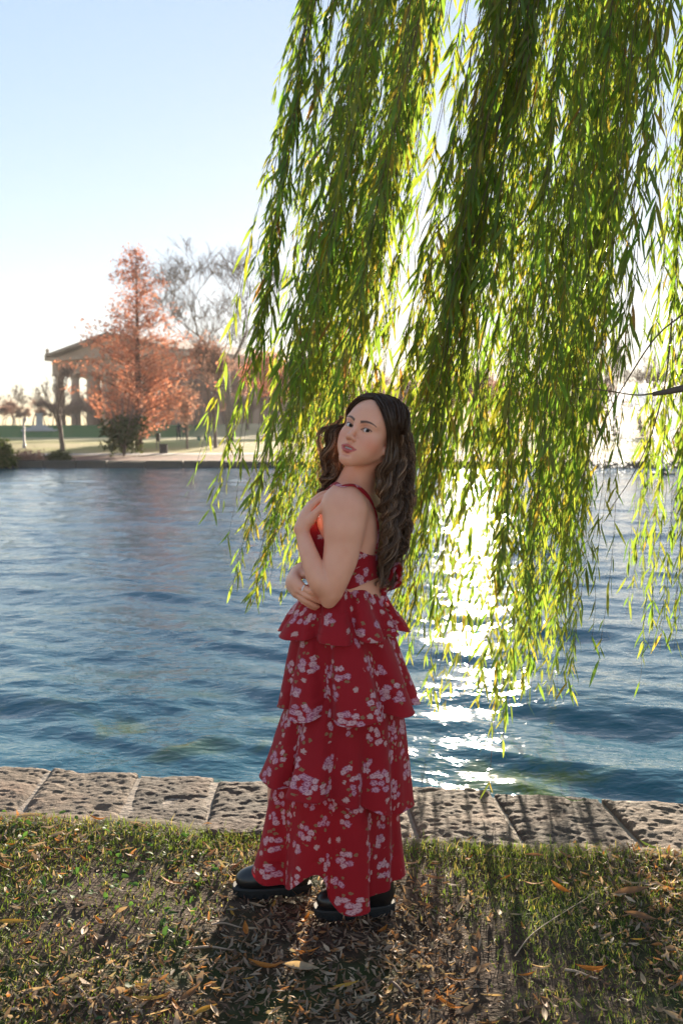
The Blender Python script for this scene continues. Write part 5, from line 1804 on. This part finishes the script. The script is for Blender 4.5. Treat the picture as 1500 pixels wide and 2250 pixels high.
# ------------------------------------------------------------------ things on the far lawn
def make_far_things():
    dark = plain("dark_green_metal", (0.02, 0.035, 0.028), 0.5, 0.2)
    steel = plain("galvanised_steel", (0.33, 0.28, 0.25), 0.45, 0.1, metal=0.3)
    bin_m = plain("brown_slats", (0.085, 0.06, 0.05), 0.8, 0.3, 6)
    white = plain("lamp_glass", (0.85, 0.85, 0.82), 0.3, 0.02)
    green = plain("green_plastic", (0.03, 0.13, 0.08), 0.5, 0.15)
    # litter bin
    b = ground_hit(360, 997)
    s = b[1] / F_PX
    root = thing("litter_bin", "brown round litter bin on the far lawn right of the red conifer", "bin", b)
    r, h = 8.2 * s, 20 * s
    for k in range(18):
        a = k * math.pi / 9
        mb = MB(); mb.box((r * math.cos(a), r * math.sin(a), h / 2), (0.05, r * 0.30, h), a); mb.build("slat", bin_m, root)
    mb = MB(); mb.lathe([(0.02, 0.05), (r * 0.95, 0.05), (r * 0.95, h * 0.98), (r * 1.12, h), (r * 1.12, h * 1.06), (r * 0.6, h * 1.07), (r * 0.58, h * 0.9)], 18); mb.build("liner", dark, root)
    # notice box on legs
    b = ground_hit(348, 988)
    root = thing("notice_box", "dark notice box standing on two legs behind the litter bin", "sign", b)
    s = b[1] / F_PX
    mb = MB(); mb.box((0, 0, 27 * s), (9 * s, 0.15, 18 * s)); mb.build("panel", dark, root)
    for k in (-1, 1):
        mb = MB(); mb.box((k * 3.2 * s, 0, 9 * s), (0.06, 0.06, 18 * s)); mb.build("leg", steel, root)
    # light post on the left
    b = ground_hit(54, 985)
    s = b[1] / F_PX
    root = thing("lamp_post", "plain grey post on the left lawn", "post", b)
    mb = MB(); mb.lathe([(0.13, 0), (0.13, 0.25), (0.085, 0.3), (0.075, 66 * s), (0.02, 67 * s)], 10); mb.build("pole", steel, root, True)
    mb = MB(); mb.box((0.12, 0, 64 * s), (0.22, 0.16, 0.3)); mb.build("fitting", steel, root)
    # globe lamp
    b = on_ground(349, 120.0)
    root = thing("globe_lamp", "white globe lamp on a pole right of the red conifer", "lamp", b)
    top = at_y(349, 931, 120.0)[2] - b[2]
    mb = MB(); mb.lathe([(0.10, 0), (0.06, 0.4), (0.05, top - 0.25), (0.12, top - 0.2)], 8); mb.build("pole", dark, root, True)
    V, F = uv_sphere((0, 0, top), 0.22, 12, 8)
    add_obj("globe", np_mesh("globe", V, F), white, root)
    # two green bins and a tall one
    for px, py, w, h, lab in ((437, 969, 8, 10, "left one of two squat green bins far out on the lawn"), (453, 969, 8, 10, "right one of two squat green bins far out on the lawn"), (464, 973, 4.5, 14, "narrow green box right of the two squat bins")):
        b = ground_hit(px, py)
        s = b[1] / F_PX
        root = thing("green_bin", lab, "bin", b, 0, "green bins on the lawn")
        mb = MB(); mb.box((0, 0, h * s * 0.42), (w * s * 0.8, w * s * 0.8, h * s * 0.84), 0, 1.2); mb.build("tub", green, root)
        mb = MB(); mb.box((0, 0, h * s * 0.92), (w * s * 1.05, w * s, h * s * 0.14)); mb.build("lid", dark, root)
    # two walkers
    cloth = [plain("dark_coat", (0.02, 0.022, 0.03), 0.9), plain("green_coat", (0.03, 0.06, 0.05), 0.9)]
    for k, (px, py) in enumerate(((393, 967), (406, 966))):
        b = ground_hit(px, py)
        root = thing("person", ("person in dark clothes walking far out on the lawn, left of the pair", "person in a dark green coat far out on the lawn, right of the pair")[k], "person", b, 0, "walkers on the far lawn")
        f = Field((-0.4, -0.4, -0.02), (0.4, 0.4, 1.8), 0.025)
        f.ell((0, 0, 1.58), (0.085, 0.10, 0.125), None, 0.0)
        f.cone((0, 0, 1.46), (0, 0, 1.36), 0.05, 0.06, 0.02)
        f.ell((0, 0, 1.18), (0.19, 0.13, 0.28), None, 0.05)
        for sx in (-1, 1):
            f.chain([(sx * 0.17, 0, 1.36), (sx * 0.23, 0.05, 1.10), (sx * 0.21, -0.08 * sx, 0.86)], [0.06, 0.048, 0.035], 0.03)
            f.chain([(sx * 0.09, 0, 0.92), (sx * 0.12, 0.05 * sx, 0.48), (sx * 0.16, 0.16 * sx, 0.06), (sx * 0.16, 0.16 * sx - 0.1, 0.04)], [0.10, 0.07, 0.05, 0.04], 0.03)
        V, Q = f.surface()
        add_obj("body", np_mesh("body", V, Q), cloth[k], root)
    # stone steps and plinth of a memorial, far left
    st = plain("pale_stone", (0.42, 0.40, 0.39), 0.8, 0.15, 1.0)
    b = on_ground(92, 150.0)
    root = thing("memorial", "pale stone memorial on a stepped base far behind the left lawn", "memorial", b)
    for k in range(3):
        mb = MB(); mb.box((0, 0, 0.15 + 0.3 * k), (4.6 - 1.2 * k, 3.0 - 0.8 * k, 0.3)); mb.build("step", st, root)
    mb = MB(); mb.box((0, 0, 1.7), (0.9, 0.7, 1.6), 0, 0.8); mb.build("pillar", st, root)
    mb = MB(); mb.box((0, 0, 2.6), (1.0, 0.8, 0.2)); mb.build("capstone", st, root)
    # a fountain playing on the right of the lake
    root = thing("fountain", "white fountain spray rising from the lake at the right edge", "fountain", at_y(1455, 1040, 43.0) * [1, 1, 0] + [0, 0, WATER_Z])
    rng = np.random.default_rng(8)
    t = NT("water_spray")
    p = t.n("BsdfPrincipled", Base_Color=(0.95, 0.95, 0.95), Roughness=0.3)
    tr = t.n("BsdfTranslucent", Color=(0.95, 0.95, 0.95))
    mx = t.n("MixShader", Fac=0.6); t.set(mx.inputs[1], p); t.set(mx.inputs[2], tr); t.surf(mx.outputs[0])
    mb = MB()
    mb.lathe([(0.5, -0.3), (0.55, 0.06), (0.25, 0.10), (0.12, 0.3)], 12); mb.build("nozzle", dark, root)
    for j in range(10):
        a0 = j * 0.628
        n = 1700
        tt = rng.uniform(0, 1, n)
        reach, hgt = 3.0, 3.9
        P = np.stack([math.cos(a0) * reach * tt, math.sin(a0) * reach * tt, 0.3 + hgt * 4 * tt * (1 - tt) * 0.9 * (1 - 0.1 * tt)], 1) + rng.normal(0, 1, (n, 3)) * (0.03 + 0.22 * tt[:, None])
        P[:, 2] = np.maximum(P[:, 2], 0.03)
        V, F = leaf_cloud(rng, P, 0.04, 1, 0.0, 0.8)
        add_obj("jet", np_mesh("jet", V, F, False), t.m, root)
make_far_things()
# ------------------------------------------------------------------ grass and fallen leaves on the near bank
def batch_leaves(P, yaw, tilt, roll, ln, wd, curl, fold, st, wp):
    n = len(P)
    st, wp = np.asarray(st), np.asarray(wp)
    m = len(st)
    x = st[None] * ln[:, None] - ln[:, None] / 2
    z = curl[:, None] * ln[:, None] * (4 * (st[None] - 0.5) ** 2)
    hw = wp[None] * wd[:, None]
    e = np.stack([np.stack([x, -hw, z + fold[:, None] * hw], -1), np.stack([x, 0 * hw, z], -1), np.stack([x, hw, z + fold[:, None] * hw], -1)], 2)  # n,m,3,3
    def rot(A, ax, an):
        c, s = np.cos(an)[:, None, None], np.sin(an)[:, None, None]
        i, j = [(1, 2), (2, 0), (0, 1)][ax]
        B = A.copy()
        B[..., i] = c * A[..., i] - s * A[..., j]
        B[..., j] = s * A[..., i] + c * A[..., j]
        return B
    e = rot(e, 0, roll); e = rot(e, 1, tilt); e = rot(e, 2, yaw)
    V = e + P[:, None, None, :]
    V = V.reshape(n, m * 3, 3)
    q = np.array([[3 * a + b, 3 * a + b + 1, 3 * a + b + 4, 3 * a + b + 3] for a in range(m - 1) for b in range(2)])
    F = (q[None] + (np.arange(n) * m * 3)[:, None, None]).reshape(-1, 4)
    return V.reshape(-1, 3), F

def tint_mat(name, trans, rough=0.7, spec=0.2, tc=(1.4, 1.3, 0.8)):
    t = NT(name)
    tint = t.n("Attribute", {"attribute_name": "tint"}).outputs["Color"]
    p = t.n("BsdfPrincipled", Base_Color=tint, Roughness=rough, Specular_IOR_Level=spec)
    tr = t.n("BsdfTranslucent", Color=t.mix(1.0, tint, tc, 'MULTIPLY'))
    mx = t.n("MixShader", Fac=trans)
    t.set(mx.inputs[1], p); t.set(mx.inputs[2], tr)
    return t.surf(mx.outputs[0])
M_LITTER = tint_mat("dry_leaf", 0.28)
M_GRASS = tint_mat("grass_blade", 0.42, 0.6, 0.15, (1.5, 1.5, 0.6))
LEAF_ST, LEAF_WP = [0, 0.2, 0.5, 0.8, 1.0], [0.06, 0.72, 1.0, 0.6, 0.03]

def bank_points(rng, n, x0=-2.6, x1=2.6, y0=1.7):
    x = rng.uniform(x0, x1, n)
    y = rng.uniform(y0, 4.3, n)
    keep = y < kerb_near(x) + rng.normal(0.0, 0.025, n)
    return x[keep], y[keep]

def make_litter():
    rng = np.random.default_rng(12)
    # scraps and leaves too many to count
    x, y = bank_points(rng, 52000, -2.2, 2.2, 2.0)
    dens = fbm(x * 1.6, y * 1.6, 0, 3, 80)
    keep = rng.uniform(-1.2, 1.2, len(x)) < 1.7 * dens + 0.15
    x, y = x[keep], y[keep]
    n = len(x)
    ln = rng.uniform(0.009, 0.038, n) * np.where(rng.uniform(0, 1, n) < 0.15, 1.5, 1.0)
    P = np.stack([x, y, ground_z(x, y) + rng.uniform(0.002, 0.022, n)], 1)
    V, F = batch_leaves(P, rng.uniform(0, 6.28, n), rng.normal(0, 0.38, n), rng.normal(0, 0.55, n), ln, ln * rng.uniform(0.07, 0.20, n), rng.normal(0.12, 0.16, n), rng.uniform(-0.2, 0.8, n),
                        [0, 0.5, 1.0], [0.3, 1.0, 0.15])
    pal = np.array([[0.23, 0.15, 0.10], [0.32, 0.22, 0.15], [0.15, 0.09, 0.06], [0.40, 0.29, 0.20], [0.11, 0.075, 0.055], [0.30, 0.14, 0.06], [0.19, 0.16, 0.12]])
    c = pal[rng.integers(0, len(pal), n)] * rng.uniform(0.9, 1.45, (n, 1))
    o = add_obj("leaf_litter", np_mesh("leaf_litter", V, F, True, col=np.repeat(c, 9, 0)), M_LITTER)
    tag(o, "brown scraps of dead leaves scattered thickly over the near bank", "leaf litter"); o["kind"] = "stuff"
    # grass
    x, y = bank_points(rng, 130000, -2.2, 2.2, 2.0)
    g = fbm(x * 1.3 + 5, y * 1.3, 0, 3, 85) + 0.55 * np.exp(-(kerb_near(x) - y) / 0.25) - 0.12
    keep = rng.uniform(-0.65, 1.1, len(x)) < g * 1.35 - 0.05
    x, y = x[keep], y[keep]
    n = len(x)
    ln = rng.uniform(0.012, 0.036, n) * (1 + 0.5 * np.exp(-(kerb_near(x) - y) / 0.2))
    P = np.stack([x, y, ground_z(x, y) + ln * 0.36], 1)
    tilt = -rng.uniform(0.35, 1.35, n)
    V, F = batch_leaves(P, rng.uniform(0, 6.28, n), tilt, rng.normal(0, 0.2, n), ln, rng.uniform(0.0009, 0.0022, n), rng.normal(-0.12, 0.1, n), rng.uniform(0, 0.6, n),
                        [0, 0.5, 1.0], [1.0, 0.8, 0.04])
    u = rng.uniform(0, 1, (n, 1))
    c = np.where(u < 0.62, np.array([0.105, 0.155, 0.038]), np.where(u < 0.84, np.array([0.165, 0.185, 0.060]), np.array([0.32, 0.26, 0.13]))) * rng.uniform(0.7, 1.25, (n, 1))
    o = add_obj("grass", np_mesh("grass", V, F, True, col=np.repeat(c, 9, 0)), M_GRASS)
    tag(o, "short patchy green grass on the near bank", "grass"); o["kind"] = "stuff"
    # small round-leaved ground cover on the left
    x, y = bank_points(rng, 12000, -2.2, 2.2, 2.0)
    g = fbm(x * 1.5 + 15, y * 1.5, 0, 3, 95) - 0.42 * x - 0.15
    keep = rng.uniform(-0.1, 1.6, len(x)) < g
    x, y = x[keep], y[keep]
    n = len(x)
    ln = rng.uniform(0.012, 0.034, n)
    P = np.stack([x, y, ground_z(x, y) + rng.uniform(0.006, 0.03, n)], 1)
    V, F = batch_leaves(P, rng.uniform(0, 6.28, n), rng.normal(0, 0.35, n), rng.normal(0, 0.35, n), ln, ln * rng.uniform(0.26, 0.36, n), rng.normal(-0.05, 0.06, n), rng.uniform(0, 0.5, n), LEAF_ST, [0.3, 0.9, 1.0, 0.7, 0.1])
    c = np.array([0.060, 0.125, 0.040]) * rng.uniform(0.7, 1.4, (n, 1))
    o = add_obj("ground_cover", np_mesh("ground_cover", V, F, True, col=np.repeat(c, 15, 0)), M_GRASS)
    tag(o, "small round leaved green weeds between the dead leaves", "ground cover"); o["kind"] = "stuff"
    # the larger fallen leaves, one by one
    protos = {}
    for nm, cc in (("yellow", (0.50, 0.27, 0.05)), ("orange", (0.46, 0.17, 0.035)), ("tan", (0.42, 0.30, 0.19)), ("brown", (0.24, 0.13, 0.07)), ("green", (0.15, 0.22, 0.05))):
        protos[nm] = []
        for _ in range(4):
            one = np.array([1.0])
            V, F = batch_leaves(np.zeros((1, 3)), one * 0, one * 0, one * 0, one * 0.085, one * rng.uniform(0.006, 0.010), one * rng.uniform(0.02, 0.22), one * rng.uniform(0.1, 0.9),
                                np.linspace(0, 1, 9), [0.06, 0.45, 0.8, 0.98, 1.0, 0.88, 0.65, 0.35, 0.03])
            me = np_mesh("fallen_leaf", V, F, True, col=np.array(cc) * rng.uniform(0.8, 1.15, (len(V), 1)))
            me.materials.append(M_LITTER)
            protos[nm].append(me)
    def zone(px, py):
        side = "left of the skirt" if px < 540 else ("right of the skirt" if px > 880 else "in front of the boots")
        if px < 260: side = "at the left edge"
        if px > 1250: side = "at the right edge"
        if 540 <= px <= 880: return side + (", at the bottom edge" if py > 2150 else "")
        return side + (", just below the kerb" if py < 1930 else (", halfway down" if py < 2100 else ", at the bottom edge"))
    def leaf(px, py, kind, deg, size=1.0, z=0.016, label=None):
        d = ray(px, py)
        k = (CAM_Z - 0.01) / -d[2]
        p = np.array([0, 0, CAM_Z]) + d * k
        p[2] = float(ground_z(p[0], p[1])) + z
        if p[1] > kerb_near(p[0]): p[2] = 0.03
        o = add_obj("fallen_leaf", protos[kind][rng.integers(4)])
        o.location = p
        o.rotation_euler = (rng.normal(0, 0.25), rng.normal(0, 0.12), math.radians(deg))
        o.scale = (size, size, size)
        tag(o, label or {"yellow": "yellow", "orange": "orange", "tan": "pale tan", "brown": "brown", "green": "greenish"}[kind] + " willow leaf on the grass " + zone(px, py), "leaf", kind + " fallen willow leaves")
    for px, py, k, deg, sz, lab in [
        (28, 2040, "yellow", 8, 1.3, "large yellow leaf lying at the left edge of the grass"), (68, 1918, "yellow", 28, 1.1, None), (215, 1815, "orange", -25, 1.1, "orange leaf in the grass just below the left kerb stones"),
        (305, 1830, "tan", -30, 1.2, None), (65, 1808, "tan", 35, 1.2, None), (330, 2200, "yellow", 3, 1.2, "yellow leaf lying flat below and left of the skirt, near the bottom edge"), (540, 2048, "orange", -80, 0.9, None),
        (580, 2070, "tan", 85, 1.0, None), (675, 2087, "orange", 2, 1.0, None), (583, 2122, "orange", -18, 1.2, None), (662, 2117, "tan", -8, 1.3, None), (565, 1990, "tan", -15, 0.7, None),
        (672, 2020, "orange", 70, 0.8, None), (602, 1985, "yellow", 80, 0.6, None), (185, 2060, "tan", -85, 1.1, None), (300, 1890, "brown", 20, 1.0, None), (148, 1885, "brown", 10, 1.2, None),
        (415, 2190, "brown", 60, 1.1, None), (380, 1945, "orange", 15, 1.2, None), (1028, 1893, "orange", 60, 0.8, None), (1172, 1952, "orange", 0, 1.0, "orange leaf on the grass right of the skirt"), (1232, 1968, "orange", -50, 1.0, None),
        (1385, 1985, "brown", 15, 1.6, "large curled brown leaf on the grass at the right"), (1428, 1872, "green", -30, 1.0, "yellow green leaf below the right kerb stones"), (985, 2210, "orange", -45, 1.2, "orange leaf at the bottom edge right of the middle"),
        (800, 2190, "tan", 20, 0.9, None), (850, 2115, "tan", -60, 1.0, None), (1005, 2155, "orange", 5, 0.8, None), (1010, 2000, "tan", 70, 0.9, None), (1405, 2030, "brown", -20, 1.2, None), (1300, 2140, "orange", -20, 1.1, None),
        (1255, 1770, "green", -6, 1.3, "green leaf lying on the right kerb stones"), (525, 1880, "green", 80, 0.8, None), (1095, 2020, "tan", 80, 0.8, None), (760, 2160, "yellow", 15, 0.9, None), (905, 1905, "tan", 4, 0.9, None)]:
        leaf(px, py, k, deg, sz, 0.018, lab)
    for _ in range(90):
        px, py = rng.uniform(0, 1500), rng.uniform(1830, 2250)
        leaf(px, py, rng.choice(["tan", "tan", "brown", "brown", "yellow", "orange"]), rng.uniform(0, 360), rng.uniform(0.45, 0.95), rng.uniform(0.008, 0.024))
    # twigs
    def on_bank(px, py, z=0.012):
        d = ray(px, py); p = np.array([0, 0, CAM_Z]) + d * (CAM_Z / -d[2]); p[2] = float(ground_z(p[0], p[1])) + z
        return p
    m = plain("pale_dry_twig", (0.36, 0.25, 0.17), 0.8, 0.3, 60)
    md = plain("dark_twig", (0.16, 0.10, 0.07), 0.85, 0.3, 60)
    for pts, r, mat, lab in (([(1130, 2115), (1165, 2075), (1225, 2030), (1312, 1980)], 0.0022, m, "long thin pale twig lying in the sunlit grass at the right"),
                             ([(415, 2090), (470, 2087), (515, 2086)], 0.004, m, "short pale stick on the grass left of the boots"),
                             ([(168, 2180), (188, 2200), (214, 2235)], 0.005, md, "brown stick at the lower left of the grass"),
                             ([(465, 2040), (500, 2038), (532, 2040)], 0.0035, m, "pale peeled stick left of the front boot"),
                             ([(1240, 2140), (1275, 2148), (1312, 2158)], 0.004, m, "pale stick in the sunny grass at the lower right"),
                             ([(860, 2165), (880, 2185), (905, 2210)], 0.005, md, "dark stick in the woman's shadow near the bottom edge"),
                             ([(1050, 1890), (1080, 1893), (1300, 1930), (1450, 1935)], 0.0016, md, "thin dark twig lying along the grass below the right kerb")):
        P = smooth_path(np.array([on_bank(*p) for p in pts]), 16)
        P[:, 2] += 0.004 * np.sin(np.linspace(0, 5, 16))
        base = P.mean(0)
        mb = MB(); mb.tube(P - base, np.linspace(r, r * 0.6, 16), 6)
        o = mb.build("twig", mat, None, True)
        o.location = base
        tag(o, lab, "twig")
make_litter()
# ------------------------------------------------------------------ the low sun's haze over the whole park
def make_haze():
    mb = MB()
    mb.box((0, 135, 14.0), (640, 600, 33.0))
    t = NT("thin_haze")
    v = t.n("VolumePrincipled", Density=0.0002, Anisotropy=0.3, Color=(1.0, 0.97, 0.95))
    t.t.links.new(v.outputs[0], t.out.inputs["Volume"])
    o = mb.build("haze", t.m)
    o["kind"] = "stuff"
make_haze()
